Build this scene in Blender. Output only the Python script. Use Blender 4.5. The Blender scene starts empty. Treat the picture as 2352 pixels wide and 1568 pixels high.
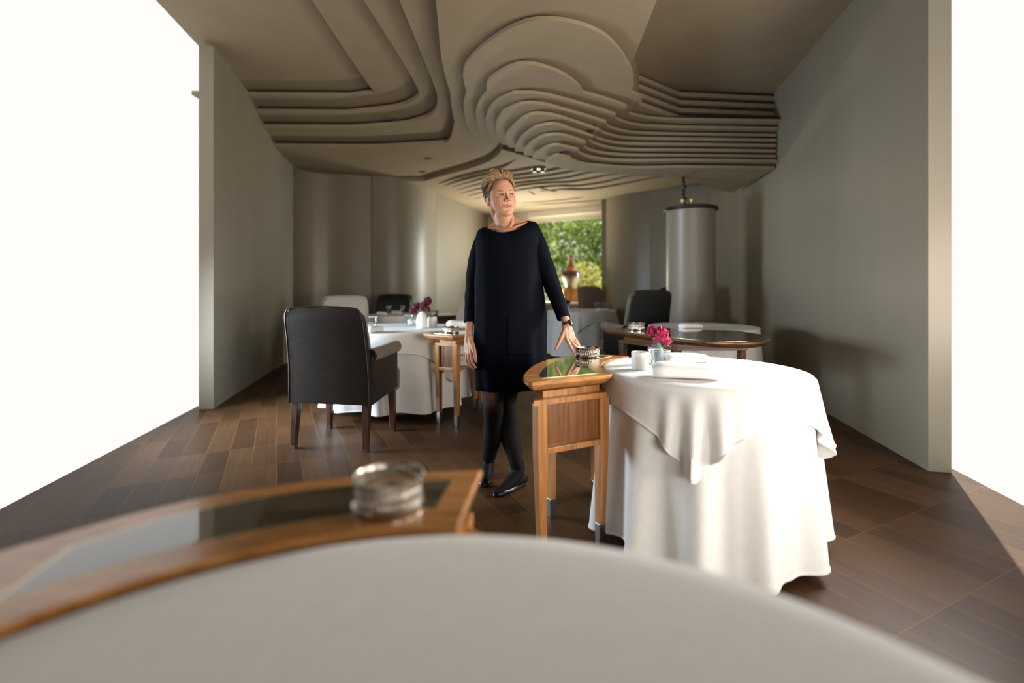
import bpy, bmesh, math, random
import numpy as np
from mathutils import Vector, Matrix, Euler
random.seed(7)
sc = bpy.context.scene
COL = sc.collection
PI = math.pi
# ------------------------------------------------------------------ camera, world, light, exposure
F = 1109.0                     # focal length in pixels of the 2352x1568 frame
EYE = 1.10                     # lens height above the floor
HOR = 661.0                    # row of the horizon
cd = bpy.data.cameras.new('camera')
cam = bpy.data.objects.new('camera', cd); COL.objects.link(cam)
cam.location = (0, 0, EYE); cam.rotation_euler = (PI/2, 0, 0)
cd.sensor_fit = 'HORIZONTAL'; cd.sensor_width = 36.0
cd.lens = 36.0*F/2352.0
cd.shift_y = -(784.0-HOR)/2352.0
cd.clip_start = 0.05; cd.clip_end = 200
cd.dof.use_dof = True; cd.dof.focus_distance = 2.62; cd.dof.aperture_fstop = 0.95
sc.camera = cam
wd = bpy.data.worlds.new('overcast_sky'); sc.world = wd; wd.use_nodes = True
bg = wd.node_tree.nodes['Background']
bg.inputs[0].default_value = (1.0, 0.985, 0.96, 1); bg.inputs[1].default_value = 1.0
def area_light(name, loc, target, size, size_y, power, col, spread=PI):
    l = bpy.data.lights.new(name, 'AREA'); l.shape = 'RECTANGLE'; l.size = size; l.size_y = size_y
    l.energy = power; l.color = col
    o = bpy.data.objects.new(name, l); COL.objects.link(o); o.location = loc
    o.rotation_euler = (Vector(target)-Vector(loc)).to_track_quat('-Z', 'Y').to_euler()
    l.spread = spread
    return o
area_light('window_daylight_right', (2.75, 0.9, 1.05), (0.0, 3.1, 1.95), 2.2, 1.0, 44, (1.0, 0.89, 0.75), 1.9)
area_light('right_table_fill', (2.42, 2.85, 1.55), (0.80, 2.2, 0.70), 0.7, 0.9, 26, (1.0, 0.97, 0.93), 1.1)  # added lamp, no window of its own; brightens the right-hand table
area_light('front_fill_lamp', (1.35, -0.9, 0.74), (0.55, 2.6, 0.9), 1.0, 0.6, 20, (1.0, 0.94, 0.86), 2.0)  # unseen lamp added before the closed front wall, lifts table and sideboard fronts
area_light('window_daylight_left', (-3.05, 3.5, 0.95), (-0.95, 4.0, 0.50), 1.0, 0.9, 78, (0.74, 0.88, 1.0), 1.8)
area_light('window_daylight_garden', (2.0, 10.35, 1.55), (-1.5, 9.15, 1.3), 0.5, 1.5, 46, (0.93, 1.0, 0.90), 1.25)
area_light('sill_bounce_fill', (0.52, 10.95, 0.82), (0.42, 9.6, 3.0), 1.1, 0.35, 118, (1.0, 0.93, 0.76), 2.15)  # unseen lamp added at the sill to lift the far ceiling and wall
sl = bpy.data.lights.new('sun', 'SUN'); sl.energy = 9.0; sl.angle = 0.01; sl.color = (1.0, 0.93, 0.78)
so = bpy.data.objects.new('sun', sl); COL.objects.link(so); so.location = (6, 20, 9)
so.rotation_euler = Vector((-0.35, -0.55, -0.75)).to_track_quat('-Z', 'Y').to_euler()
sc.view_settings.view_transform = 'Standard'; sc.view_settings.look = 'None'
sc.view_settings.gamma = 1.0; sc.view_settings.exposure = 0.0; sc.view_settings.use_curve_mapping = False
sc.cycles.use_denoising = True
sc.cycles.max_bounces = 10; sc.cycles.transparent_max_bounces = 16
sc.cycles.sample_clamp_indirect = 6.0

# ------------------------------------------------------------------ measuring helpers
def at(px, py, y):            # a point seen at (px, py) that lies y metres ahead
    return Vector(((px-1176)*y/F, y, EYE+(HOR-py)*y/F))
def onto(px, py, Z):          # plan position of a point seen at (px, py) lying at height Z
    y = F*(EYE-Z)/(py-HOR)
    return ((px-1176)*y/F, y)

# ------------------------------------------------------------------ curves
def smooth(pts, n=8, closed=False):
    P = [Vector(p) for p in pts]; N = len(P); out = []
    if N < 3: return P
    for i in range(N if closed else N-1):
        if closed: a, b, c, d = P[i-1], P[i], P[(i+1) % N], P[(i+2) % N]
        else:
            b, c = P[i], P[i+1]
            a = P[i-1] if i > 0 else b*2-c
            d = P[i+2] if i+2 < N else c*2-b
        for k in range(n):
            t = k/n
            out.append(0.5*((2*b)+(c-a)*t+(2*a-5*b+4*c-d)*t*t+(3*b-3*c+d-a)*t**3))
    if not closed: out.append(P[-1])
    return out
def arc(cx, cy, r, a0, a1, n=16):
    return [(cx+r*math.cos(math.radians(a0+(a1-a0)*i/n)), cy+r*math.sin(math.radians(a0+(a1-a0)*i/n))) for i in range(n+1)]
def chain(*segs):             # joins open polylines into one closed outline
    out = []
    for s in segs:
        for p in s:
            p = Vector((p[0], p[1]))
            if not out or (out[-1]-p).length > 1e-4: out.append(p)
    if (out[0]-out[-1]).length < 1e-4: out.pop()
    return out
def ccw(o):
    a = sum(o[i-1].x*o[i].y-o[i].x*o[i-1].y for i in range(len(o)))
    return o if a > 0 else o[::-1]
def inset(o, d):              # moves a counter-clockwise outline inwards by d
    N = len(o); out = []
    for i in range(N):
        e1 = (o[i]-o[i-1]).normalized(); e2 = (o[(i+1) % N]-o[i]).normalized()
        n1 = Vector((-e1.y, e1.x)); n2 = Vector((-e2.y, e2.x))
        m = n1+n2
        if m.length < 1e-3: m = n1
        m = m.normalized(); k = max(0.45, m.dot(n1))
        out.append(o[i]+m*(d/k))
    return out
def interp(x, tab):
    if x <= tab[0][0]: return tab[0][1]
    for (a, va), (b, vb) in zip(tab, tab[1:]):
        if x <= b:
            t = (x-a)/(b-a); t = t*t*(3-2*t)
            return va+(vb-va)*t
    return tab[-1][1]

# ------------------------------------------------------------------ mesh builder
class MB:
    def __init__(s): s.v = []; s.f = []; s.tone = []
    def add(s, vs, fs, tone=0.5):
        n = len(s.v); s.v += [tuple(v) for v in vs]; s.f += [tuple(i+n for i in f) for f in fs]
        s.tone += [tone]*len(vs); return s
    def box(s, c, size, rz=0, rx=0, ry=0):
        M = Euler((rx, ry, rz)).to_matrix(); c = Vector(c); h = Vector(size)/2
        vs = [c+M @ Vector((h.x*a, h.y*b, h.z*d)) for a in (-1, 1) for b in (-1, 1) for d in (-1, 1)]
        return s.add(vs, [(0,1,3,2),(4,6,7,5),(0,4,5,1),(2,3,7,6),(0,2,6,4),(1,5,7,3)])
    def loft(s, rings, cap0=True, cap1=True, closed=True, tone=0.5):
        n = len(rings[0]); vs = [p for r in rings for p in r]; fs = []
        for j in range(len(rings)-1):
            for i in range(n if closed else n-1):
                k = (i+1) % n
                fs.append((j*n+i, j*n+k, (j+1)*n+k, (j+1)*n+i))
        if cap0: fs.append(tuple(range(n-1, -1, -1)))
        if cap1: fs.append(tuple((len(rings)-1)*n+i for i in range(n)))
        return s.add(vs, fs, tone)
    def prism(s, o, z0, z1):
        o = ccw([Vector((p[0], p[1])) for p in o])
        return s.loft([[(p.x, p.y, z0) for p in o], [(p.x, p.y, z1) for p in o]])
    def lathe(s, prof, c=(0, 0, 0), seg=32, cap0=True, cap1=True):
        rings = [[(c[0]+r*math.cos(2*PI*i/seg), c[1]+r*math.sin(2*PI*i/seg), c[2]+z) for i in range(seg)] for r, z in prof]
        return s.loft(rings, cap0, cap1)
    def tube(s, pts, rad, seg=10, n=1, flat=None, up=None, tone=0.5, dome=True):
        P = smooth(pts, n) if n > 1 else [Vector(p) for p in pts]
        R = [rad]*len(P) if isinstance(rad, (int, float)) else [interp(i/(len(P)-1)*(len(rad)-1), list(enumerate(rad))) if n > 1 else rad[i] for i in range(len(P))]
        T = [(P[min(i+1, len(P)-1)]-P[max(i-1, 0)]).normalized() for i in range(len(P))]
        u = Vector(up) if up else (Vector((0, 0, 1)) if abs(T[0].z) < 0.9 else Vector((1, 0, 0)))
        rings = []
        if dome:
            P = [P[0]-T[0]*R[0]*0.85, P[0]-T[0]*R[0]*0.5]+P+[P[-1]+T[-1]*R[-1]*0.5, P[-1]+T[-1]*R[-1]*0.85]
            R = [R[0]*0.45, R[0]*0.85]+R+[R[-1]*0.85, R[-1]*0.45]; T = [T[0]]*2+T+[T[-1]]*2
        fl = flat or 1.0
        for p, t, r in zip(P, T, R):
            a = (u-t*u.dot(t)); a = a.normalized() if a.length > 1e-4 else t.orthogonal().normalized()
            b = t.cross(a).normalized(); u = a
            rings.append([p+a*(r*fl*math.cos(2*PI*i/seg))+b*(r*math.sin(2*PI*i/seg)) for i in range(seg)])
        return s.loft(rings, tone=tone)
    def ball(s, c, r, seg=16, rings=10, M=None, tone=0.5):
        c = Vector(c); r = Vector((r, r, r)) if isinstance(r, (int, float)) else Vector(r)
        R = []
        for j in range(1, rings):
            a = PI*j/rings
            R.append([Vector((r.x*math.sin(a)*math.cos(2*PI*i/seg), r.y*math.sin(a)*math.sin(2*PI*i/seg), -r.z*math.cos(a))) for i in range(seg)])
        if M: R = [[M @ p for p in q] for q in R]
        return s.loft([[c+p for p in q] for q in R], tone=tone)
    def rbox(s, c, size, r, rz=0, seg=4, taper=(1, 1), lean=0.0):   # rounded cushion-like box, rounded in plan and at its rims
        hx, hy, hz = size[0]/2, size[1]/2, size[2]/2; c = Vector(c); M = Matrix.Rotation(rz, 3, 'Z')
        def ring(ins, z):
            o = []; q = max(r-ins, 0.002)
            for sx, sy, a0 in ((1, 1, 0), (-1, 1, 90), (-1, -1, 180), (1, -1, 270)):
                for k in range(seg+1):
                    a = math.radians(a0+90*k/seg)
                    t = (z+hz)/(2*hz); kx = 1+(taper[0]-1)*t; ky = 1+(taper[1]-1)*t
                    o.append(c+M @ Vector((kx*(sx*(hx-r)+q*math.cos(a)), ky*(sy*(hy-r)+q*math.sin(a))+lean*t, z)))
            return o
        R = []
        for k in range(seg+1):
            a = PI/2*k/seg; R.append(ring(r*(1-math.sin(a)), -hz+r*(1-math.cos(a))))
        for k in range(1, 6): R.append(ring(0, -hz+r+(2*hz-2*r)*k/6))
        for k in range(seg+1):
            a = PI/2*(1-k/seg); R.append(ring(r*(1-math.sin(a)), hz-r*(1-math.cos(a))))
        return s.loft(R)
    def build(s, name, m, parent=None, world=False, flat=False, subsurf=0, bevel=0, auto=35):
        me = bpy.data.meshes.new(name)
        vs = s.v
        if world and parent is not None:
            r = parent
            while r.parent: r = r.parent
            L = r.location; vs = [(v[0]-L.x, v[1]-L.y, v[2]-L.z) for v in vs]
        me.from_pydata(vs, [], s.f); me.validate()
        bm = bmesh.new(); bm.from_mesh(me); bmesh.ops.recalc_face_normals(bm, faces=bm.faces); bm.to_mesh(me); bm.free()
        at_ = me.attributes.new('tone', 'FLOAT', 'POINT')
        if len(s.tone) == len(me.vertices): at_.data.foreach_set('value', s.tone)
        return link(name, me, m, parent, flat, subsurf, bevel, auto)
def link(name, me, m, parent=None, flat=False, subsurf=0, bevel=0, auto=35):
    if m is not None: me.materials.append(m)
    o = bpy.data.objects.new(name, me); COL.objects.link(o)
    if parent is not None: o.parent = parent
    if not flat:
        me.polygons.foreach_set('use_smooth', [True]*len(me.polygons))
        try: me.set_sharp_from_angle(angle=math.radians(auto))
        except Exception: pass
    if bevel:
        b = o.modifiers.new('bevel', 'BEVEL'); b.width = bevel; b.segments = 2; b.limit_method = 'ANGLE'; b.angle_limit = math.radians(40)
    if subsurf:
        b = o.modifiers.new('sub', 'SUBSURF'); b.levels = subsurf; b.render_levels = subsurf
    return o
def tag(o, label=None, cat=None, group=None, kind=None):
    if label: o['label'] = label
    if cat: o['category'] = cat
    if group: o['group'] = group
    if kind: o['kind'] = kind
    return o
def thing(name, loc, rz=0, label=None, cat=None, group=None, kind=None):
    o = bpy.data.objects.new(name, None); COL.objects.link(o); o.location = loc; o.rotation_euler = (0, 0, rz); o.empty_display_size = 0.1
    return tag(o, label, cat, group, kind)
def dup(root, loc, rz=0, label=None, group=None, scale=None):
    r = root.copy(); COL.objects.link(r); r.location = loc; r.rotation_euler = (0, 0, rz)
    if label: r['label'] = label
    if group: r['group'] = group
    if scale: r.scale = scale
    for ch in list(root.children):
        c = ch.copy(); COL.objects.link(c); c.parent = r
        for g in list(ch.children):
            d = g.copy(); COL.objects.link(d); d.parent = c
    return r

# ------------------------------------------------------------------ materials
def new_mat(name):
    m = bpy.data.materials.new(name); m.use_nodes = True
    nt = m.node_tree; return m, nt, nt.nodes['Principled BSDF']
def N(nt, typ, **kw):
    n = nt.nodes.new(typ)
    for k, v in kw.items(): setattr(n, k, v)
    return n
def mat(name, col, rough=0.5, metal=0.0, var=0.0, scale=20.0, bump=0.0, bscale=None, spec=0.5, coat=0.0, sheen=0.0, stretch=(1, 1, 1)):
    m, nt, b = new_mat(name)
    b.inputs['Base Color'].default_value = (*col, 1); b.inputs['Roughness'].default_value = rough
    b.inputs['Metallic'].default_value = metal; b.inputs['Specular IOR Level'].default_value = spec
    b.inputs['Coat Weight'].default_value = coat; b.inputs['Coat Roughness'].default_value = 0.05
    b.inputs['Sheen Weight'].default_value = sheen
    if var or bump:
        tc = N(nt, 'ShaderNodeTexCoord'); mp = N(nt, 'ShaderNodeMapping'); mp.inputs['Scale'].default_value = stretch
        nt.links.new(tc.outputs['Object'], mp.inputs[0])
    if var:
        nz = N(nt, 'ShaderNodeTexNoise'); nz.inputs['Scale'].default_value = scale; nz.inputs['Detail'].default_value = 5
        nt.links.new(mp.outputs[0], nz.inputs['Vector'])
        cr = N(nt, 'ShaderNodeValToRGB')
        cr.color_ramp.elements[0].position = 0.3; cr.color_ramp.elements[1].position = 0.7
        cr.color_ramp.elements[0].color = (*[c*(1-var) for c in col], 1); cr.color_ramp.elements[1].color = (*[min(1, c*(1+var)) for c in col], 1)
        nt.links.new(nz.outputs['Fac'], cr.inputs[0]); nt.links.new(cr.outputs[0], b.inputs['Base Color'])
    if bump:
        nb = N(nt, 'ShaderNodeTexNoise'); nb.inputs['Scale'].default_value = bscale or scale; nb.inputs['Detail'].default_value = 4
        nt.links.new(mp.outputs[0], nb.inputs['Vector'])
        bp = N(nt, 'ShaderNodeBump'); bp.inputs['Strength'].default_value = bump; bp.inputs['Distance'].default_value = 0.004
        nt.links.new(nb.outputs['Fac'], bp.inputs['Height']); nt.links.new(bp.outputs[0], b.inputs['Normal'])
    return m
def wood(name, dark, light, stretch, rough=0.35, coat=0.25, scale=1.0):
    m, nt, b = new_mat(name)
    tc = N(nt, 'ShaderNodeTexCoord'); mp = N(nt, 'ShaderNodeMapping'); mp.inputs['Scale'].default_value = stretch
    nt.links.new(tc.outputs['Object'], mp.inputs[0])
    nz = N(nt, 'ShaderNodeTexNoise'); nz.inputs['Scale'].default_value = scale; nz.inputs['Detail'].default_value = 8; nz.inputs['Distortion'].default_value = 0.6
    nt.links.new(mp.outputs[0], nz.inputs['Vector'])
    cr = N(nt, 'ShaderNodeValToRGB'); cr.color_ramp.elements[0].position = 0.32; cr.color_ramp.elements[1].position = 0.66
    cr.color_ramp.elements[0].color = (*dark, 1); cr.color_ramp.elements[1].color = (*light, 1)
    nt.links.new(nz.outputs['Fac'], cr.inputs[0]); nt.links.new(cr.outputs[0], b.inputs['Base Color'])
    bp = N(nt, 'ShaderNodeBump'); bp.inputs['Strength'].default_value = 0.06; bp.inputs['Distance'].default_value = 0.002
    nt.links.new(nz.outputs['Fac'], bp.inputs['Height']); nt.links.new(bp.outputs[0], b.inputs['Normal'])
    b.inputs['Roughness'].default_value = rough; b.inputs['Coat Weight'].default_value = coat; b.inputs['Coat Roughness'].default_value = 0.12
    return m
def toned(name, c0, c1, rough=0.6, spec=0.3, sheen=0.0, transl=0.0):   # colour runs from c0 to c1 with the per-piece 'tone'
    m, nt, b = new_mat(name)
    a = N(nt, 'ShaderNodeAttribute'); a.attribute_name = 'tone'
    cr = N(nt, 'ShaderNodeValToRGB'); cr.color_ramp.elements[0].color = (*c0, 1); cr.color_ramp.elements[1].color = (*c1, 1)
    nt.links.new(a.outputs['Fac'], cr.inputs[0]); nt.links.new(cr.outputs[0], b.inputs['Base Color'])
    b.inputs['Roughness'].default_value = rough; b.inputs['Specular IOR Level'].default_value = spec; b.inputs['Sheen Weight'].default_value = sheen
    if transl:
        tr = N(nt, 'ShaderNodeBsdfTranslucent'); mx = N(nt, 'ShaderNodeMixShader'); mx.inputs[0].default_value = transl
        nt.links.new(cr.outputs[0], tr.inputs[0]); nt.links.new(b.outputs[0], mx.inputs[1]); nt.links.new(tr.outputs[0], mx.inputs[2])
        nt.links.new(mx.outputs[0], nt.nodes['Material Output'].inputs[0])
    return m
def glass(name, tint=(1, 1, 1), clear=0.85):
    m, nt, b = new_mat(name)
    tr = N(nt, 'ShaderNodeBsdfTransparent'); tr.inputs[0].default_value = (*tint, 1)
    gl = N(nt, 'ShaderNodeBsdfGlossy'); gl.inputs['Roughness'].default_value = 0.03
    lw = N(nt, 'ShaderNodeLayerWeight'); pw = N(nt, 'ShaderNodeMath', operation='POWER'); pw.inputs[1].default_value = 3.0
    ad = N(nt, 'ShaderNodeMath', operation='MULTIPLY_ADD'); ad.inputs[1].default_value = 0.55; ad.inputs[2].default_value = 1-clear
    nt.links.new(lw.outputs['Facing'], pw.inputs[0]); nt.links.new(pw.outputs[0], ad.inputs[0])
    mx = N(nt, 'ShaderNodeMixShader'); nt.links.new(ad.outputs[0], mx.inputs[0])
    nt.links.new(tr.outputs[0], mx.inputs[1]); nt.links.new(gl.outputs[0], mx.inputs[2])
    nt.links.new(mx.outputs[0], nt.nodes['Material Output'].inputs[0])
    nt.nodes.remove(b); return m

M = {}
M['ceiling'] = mat('warm_plaster', (0.30, 0.238, 0.158), 0.75, var=0.05, scale=3, spec=0.2)
M['gap'] = mat('gap_shade_and_dark_trim', (0.035, 0.026, 0.018), 0.9)  # dark colour stands in for shade in ceiling gaps; spotlight trims share it
M['wall'] = mat('satin_wall_panel', (0.265, 0.232, 0.178), 0.36, var=0.06, scale=2, spec=0.4, stretch=(1, 1, 0.15))
M['trim'] = mat('cream_trim', (0.70, 0.64, 0.52), 0.5)
M['cherry'] = wood('cherry_upright', (0.28, 0.11, 0.028), (0.50, 0.225, 0.07), (45, 45, 2.2))
M['cherry_top'] = wood('cherry_top', (0.30, 0.12, 0.03), (0.50, 0.235, 0.075), (6, 40, 40), rough=0.22, coat=0.45)
M['panel'] = wood('walnut_panel', (0.10, 0.034, 0.008), (0.245, 0.095, 0.025), (55, 55, 2.0))
M['dark_top'] = wood('dark_walnut', (0.065, 0.027, 0.010), (0.135, 0.058, 0.02), (6, 40, 40), rough=0.18, coat=0.6)
M['dark_wood'] = wood('dark_chair_wood', (0.035, 0.013, 0.008), (0.085, 0.032, 0.016), (45, 45, 2.2))
M['inlay'] = mat('polished_dark_inlay', (0.045, 0.033, 0.022), 0.06, var=0.25, scale=9, coat=1.0, spec=0.7)
M['brass'] = mat('brass_line', (0.75, 0.62, 0.36), 0.3, metal=1.0)
M['silver'] = mat('aged_silver', (0.50, 0.46, 0.40), 0.24, metal=1.0, var=0.3, scale=60)
M['steel'] = mat('leg_cap_steel', (0.36, 0.33, 0.30), 0.32, metal=1.0)
M['linen'] = mat('white_linen', (0.74, 0.735, 0.72), 0.85, var=0.025, scale=30, bump=0.05, bscale=400, spec=0.15, sheen=0.1)
M['napkin'] = mat('white_napkin', (0.84, 0.83, 0.81), 0.9, var=0.02, scale=50, bump=0.06, bscale=500, spec=0.1)
M['leather'] = mat('dark_brown_leather', (0.020, 0.0145, 0.0115), 0.42, var=0.2, scale=30, bump=0.15, bscale=220, spec=0.28)
M['leather_blue'] = mat('black_leather', (0.012, 0.013, 0.015), 0.34, var=0.2, scale=30, bump=0.12, bscale=220, spec=0.5)
M['taupe'] = mat('taupe_fabric', (0.20, 0.152, 0.122), 0.85, var=0.1, scale=60, bump=0.2, bscale=500, spec=0.15, sheen=0.2)
M['pale'] = mat('pale_grey_fabric', (0.62, 0.60, 0.56), 0.85, var=0.05, scale=60, spec=0.15)
M['china'] = mat('white_china', (0.80, 0.79, 0.75), 0.35, var=0.02)
M['stoneware'] = mat('grey_blue_glaze', (0.13, 0.17, 0.18), 0.25, var=0.15, scale=15)
M['glass'] = glass('clear_glass', (0.95, 0.975, 0.98), 0.94)
M['pane'] = glass('window_pane', (1, 1, 1), 0.96)
M['petal'] = toned('magenta_petal', (0.15, 0.003, 0.033), (0.54, 0.020, 0.125), 0.55, 0.3, 0.3, 0.15)
M['petal_dark'] = toned('crimson_petal', (0.04, 0.0015, 0.008), (0.17, 0.005, 0.026), 0.55, 0.3, 0.3, 0.1)
M['stem'] = mat('green_stem', (0.06, 0.13, 0.03), 0.6)
M['black'] = mat('black_metal', (0.015, 0.013, 0.012), 0.4)
M['gold'] = mat('gold_metal', (0.7, 0.52, 0.28), 0.3, metal=1.0)
# ------------------------------------------------------------------ floor
def floor_mat():
    m, nt, b = new_mat('dark_oak_parquet')
    tc = N(nt, 'ShaderNodeTexCoord'); mp = N(nt, 'ShaderNodeMapping'); mp.inputs['Rotation'].default_value = (0, 0, math.radians(64))
    nt.links.new(tc.outputs['Object'], mp.inputs[0])
    br = N(nt, 'ShaderNodeTexBrick'); br.offset = 0.0; br.squash = 1.0
    br.inputs['Color1'].default_value = (0.042, 0.0195, 0.009, 1); br.inputs['Color2'].default_value = (0.088, 0.044, 0.020, 1)
    br.inputs['Mortar'].default_value = (0.125, 0.07, 0.034, 1)
    br.inputs['Scale'].default_value = 1.0; br.inputs['Mortar Size'].default_value = 0.0016; br.inputs['Mortar Smooth'].default_value = 0.1
    br.inputs['Bias'].default_value = 0.0; br.inputs['Brick Width'].default_value = 0.42; br.inputs['Row Height'].default_value = 0.14
    nt.links.new(mp.outputs[0], br.inputs['Vector'])
    m2 = N(nt, 'ShaderNodeMapping'); m2.inputs['Scale'].default_value = (3, 60, 1); nt.links.new(mp.outputs[0], m2.inputs[0])
    nz = N(nt, 'ShaderNodeTexNoise'); nz.inputs['Scale'].default_value = 1.0; nz.inputs['Detail'].default_value = 7; nt.links.new(m2.outputs[0], nz.inputs['Vector'])
    cr = N(nt, 'ShaderNodeValToRGB'); cr.color_ramp.elements[0].color = (0.55, 0.55, 0.55, 1); cr.color_ramp.elements[1].color = (1.35, 1.3, 1.2, 1)
    nt.links.new(nz.outputs['Fac'], cr.inputs[0])
    mx = N(nt, 'ShaderNodeMix', data_type='RGBA', blend_type='MULTIPLY'); mx.inputs[0].default_value = 1.0
    nt.links.new(br.outputs['Color'], mx.inputs[6]); nt.links.new(cr.outputs[0], mx.inputs[7]); nt.links.new(mx.outputs[2], b.inputs['Base Color'])
    b.inputs['Roughness'].default_value = 0.42; b.inputs['Specular IOR Level'].default_value = 0.12
    bp = N(nt, 'ShaderNodeBump'); bp.inputs['Strength'].default_value = 0.08; bp.inputs['Distance'].default_value = 0.002
    nt.links.new(nz.outputs['Fac'], bp.inputs['Height']); nt.links.new(bp.outputs[0], b.inputs['Normal'])
    return m
ROOM = [(-1.85, -1.42), (1.85, -1.42), (3.72, 8.4), (2.45, 10.7), (-1.0, 12.7), (-3.58, 8.1)]
tag(MB().prism(ROOM, -0.06, 0.0).build('floor', floor_mat(), flat=True), kind='structure')

# ------------------------------------------------------------------ ceiling: stacked contour layers
ceil = thing('ceiling', (0, 0, 2.6)); tag(ceil, kind='structure')
def apply_bool(o, cutter):
    b = o.modifiers.new('slots', 'BOOLEAN'); b.operation = 'DIFFERENCE'; b.object = cutter; b.solver = 'EXACT'; b.use_self = True
    dg = bpy.context.evaluated_depsgraph_get(); me = bpy.data.meshes.new_from_object(o.evaluated_get(dg))
    o.modifiers.clear(); o.data = me
    bpy.data.objects.remove(cutter)
def layer(o, z0, z1, name='ceiling_layer', rec=0.06, solid=0.5):
    """a contour board with a gap above it, coloured dark to imitate shade"""
    o = ccw([Vector((p[0], p[1])) for p in o]); zm = z0+(z1-z0)*solid
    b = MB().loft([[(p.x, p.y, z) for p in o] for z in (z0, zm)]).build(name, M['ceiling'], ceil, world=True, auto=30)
    MB().loft([[(p.x, p.y, z) for p in inset(o, rec)] for z in (zm-0.002, z1+0.004)]).build('painted_gap_shade', M['gap'], b, world=True, auto=30)  # inset core painted dark as the shade above the board
    return b
ZB = 3.0                                       # underside of the base board
def pl(pts, Z): return [Vector(onto(x, y, Z)) for x, y in pts]
def scaled(pts, fx, fy, s, ox, oy): return [(ox+x/s, oy+y/s) for x, y in pts]
C_LINES = [   # contours of the recess on the left, from the lowest board upwards
    [(800, 338), (873, 337.5), (939, 334), (1005, 330), (1025, 328), (1035, 316), (1041, 296), (1043, 278), (1039, 255), (1035.5, 233), (1034.6, 214)],
    [(800, 294.5), (856, 291), (923, 285.5), (964, 276), (989, 265), (1002, 250), (1004.7, 233), (1004, 214)],
    [(800, 260), (840, 255.5), (889.5, 250), (923, 243), (947.5, 231.5), (961, 220), (964, 214)],
    [(800, 221.5), (831.5, 217.5), (860, 214)]]
def outside(line, Z, nearx):
    P = pl(line, Z); P = smooth([(p.x, p.y) for p in P], 5)
    left = [Vector((-3.6, P[0].y-0.05)), Vector((-2.9, P[0].y-0.02))]
    last = P[-1]
    tail = smooth([P[-2], last, Vector((last.x*0.9+nearx*0.1, last.y-0.7)), Vector((nearx, 2.2)), Vector((nearx-0.1, -1.3))], 5)[5:]
    return left+P+tail+[Vector(p) for p in ((0.85, -1.4), (0.92, 2.6), (1.02, 4.2), (1.32, 5.02), (1.9, 5.46), (3.2, 5.6), (3.72, 8.4), (2.45, 10.7), (-1.0, 12.7), (-3.58, 8.1))]
STEP = 0.09
for k, line in enumerate(C_LINES):
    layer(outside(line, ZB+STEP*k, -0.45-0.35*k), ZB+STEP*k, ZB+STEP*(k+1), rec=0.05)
MB().prism(ROOM, ZB+4*STEP, ZB+4*STEP+0.1).build('ceiling_layer', M['ceiling'], ceil, world=True, flat=True)

# descending lobes on the right: left flank, bright arc, cusp, right flank of every board
LOBES = [
 ([(1093, 314), (1082, 303), (1072, 283), (1065.5, 255), (1065.5, 233), (1072, 214)], 'far', [(1452, 214), (1463, 219), (1472, 226), (1474, 233)], [(1462.6, 238), (1445.5, 257), (1446, 262), (1459, 266), (1497, 273), (1561, 276.5)]),
 ([(1117, 316), (1108, 309.5), (1098.5, 293), (1093.5, 271), (1093.5, 254.5), (1102, 233), (1118, 214)], 'mid', [(1339, 214), (1368, 222), (1411, 235), (1438, 245), (1438.5, 249)], [(1424.7, 257), (1411, 269), (1419.6, 276), (1445, 285), (1480, 290), (1561, 294)]),
 ([(1133, 322.5), (1125, 309.5), (1118, 289.5), (1116.7, 271), (1126.6, 248), (1146.5, 230), (1180, 215)], None, [(1194, 215), (1230, 215.5), (1266, 222), (1316, 235), (1368, 250), (1411, 264), (1411, 269)], [(1402, 277), (1391, 286), (1402, 294.5), (1428, 301.5), (1462.6, 306.7), (1561, 310)]),
 ([(1155, 332.5), (1146.5, 324), (1140, 299.5), (1141.6, 279.6), (1155, 258)], None, [(1180, 246), (1200, 239.5), (1225, 238.5), (1253, 242), (1290, 252), (1333, 264), (1389, 281), (1389, 285)], [(1382, 291), (1375.7, 298), (1385, 306), (1411, 313.6), (1445, 318.8), (1561, 321.4)]),
 ([(1170, 339), (1165, 332.6), (1161.5, 319), (1165, 306), (1180, 291)], None, [(1200, 273), (1222, 264), (1244, 263), (1273, 267), (1316, 280), (1372, 299), (1372.5, 302)], [(1366, 309), (1364.5, 310.5), (1371.4, 318.8), (1402, 327.4), (1445, 331.7), (1561, 333.4)]),
 ([(1183, 347), (1183, 342), (1186, 334), (1194, 321)], None, [(1204, 311), (1230, 294), (1261, 287), (1280, 288), (1308, 297), (1359, 314), (1359, 315.5)], [(1354, 321), (1352.5, 322), (1361, 329), (1394, 339.4), (1445, 345.4), (1561, 346.3)]),
 ([(1203, 356), (1204, 349), (1206, 343)], None, [(1222, 328), (1247, 315), (1273, 311), (1297, 313), (1325, 321.5), (1344, 328), (1344, 330)], [(1341, 334), (1340.5, 336), (1351, 344.6), (1385, 353), (1445, 358), (1561, 359)]),
 ([(1223, 363), (1230, 355)], None, [(1239, 349), (1256, 339), (1278, 334.5), (1301, 339), (1327, 345), (1327.5, 347)], [(1328, 351.5), (1342, 358), (1376.5, 366), (1445, 370.4), (1561, 369.5)]),
 ([(1252, 372)], None, [(1266, 363), (1282, 358), (1306, 362.5), (1307, 363)], [(1316, 370), (1342, 378), (1394, 383), (1462.6, 386.7), (1561, 385)])]
DROP = 0.060; SF = [(1281, 384), (1316, 391), (1383, 396), (1440, 401), (1500, 404), (1561, 406)]
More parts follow.
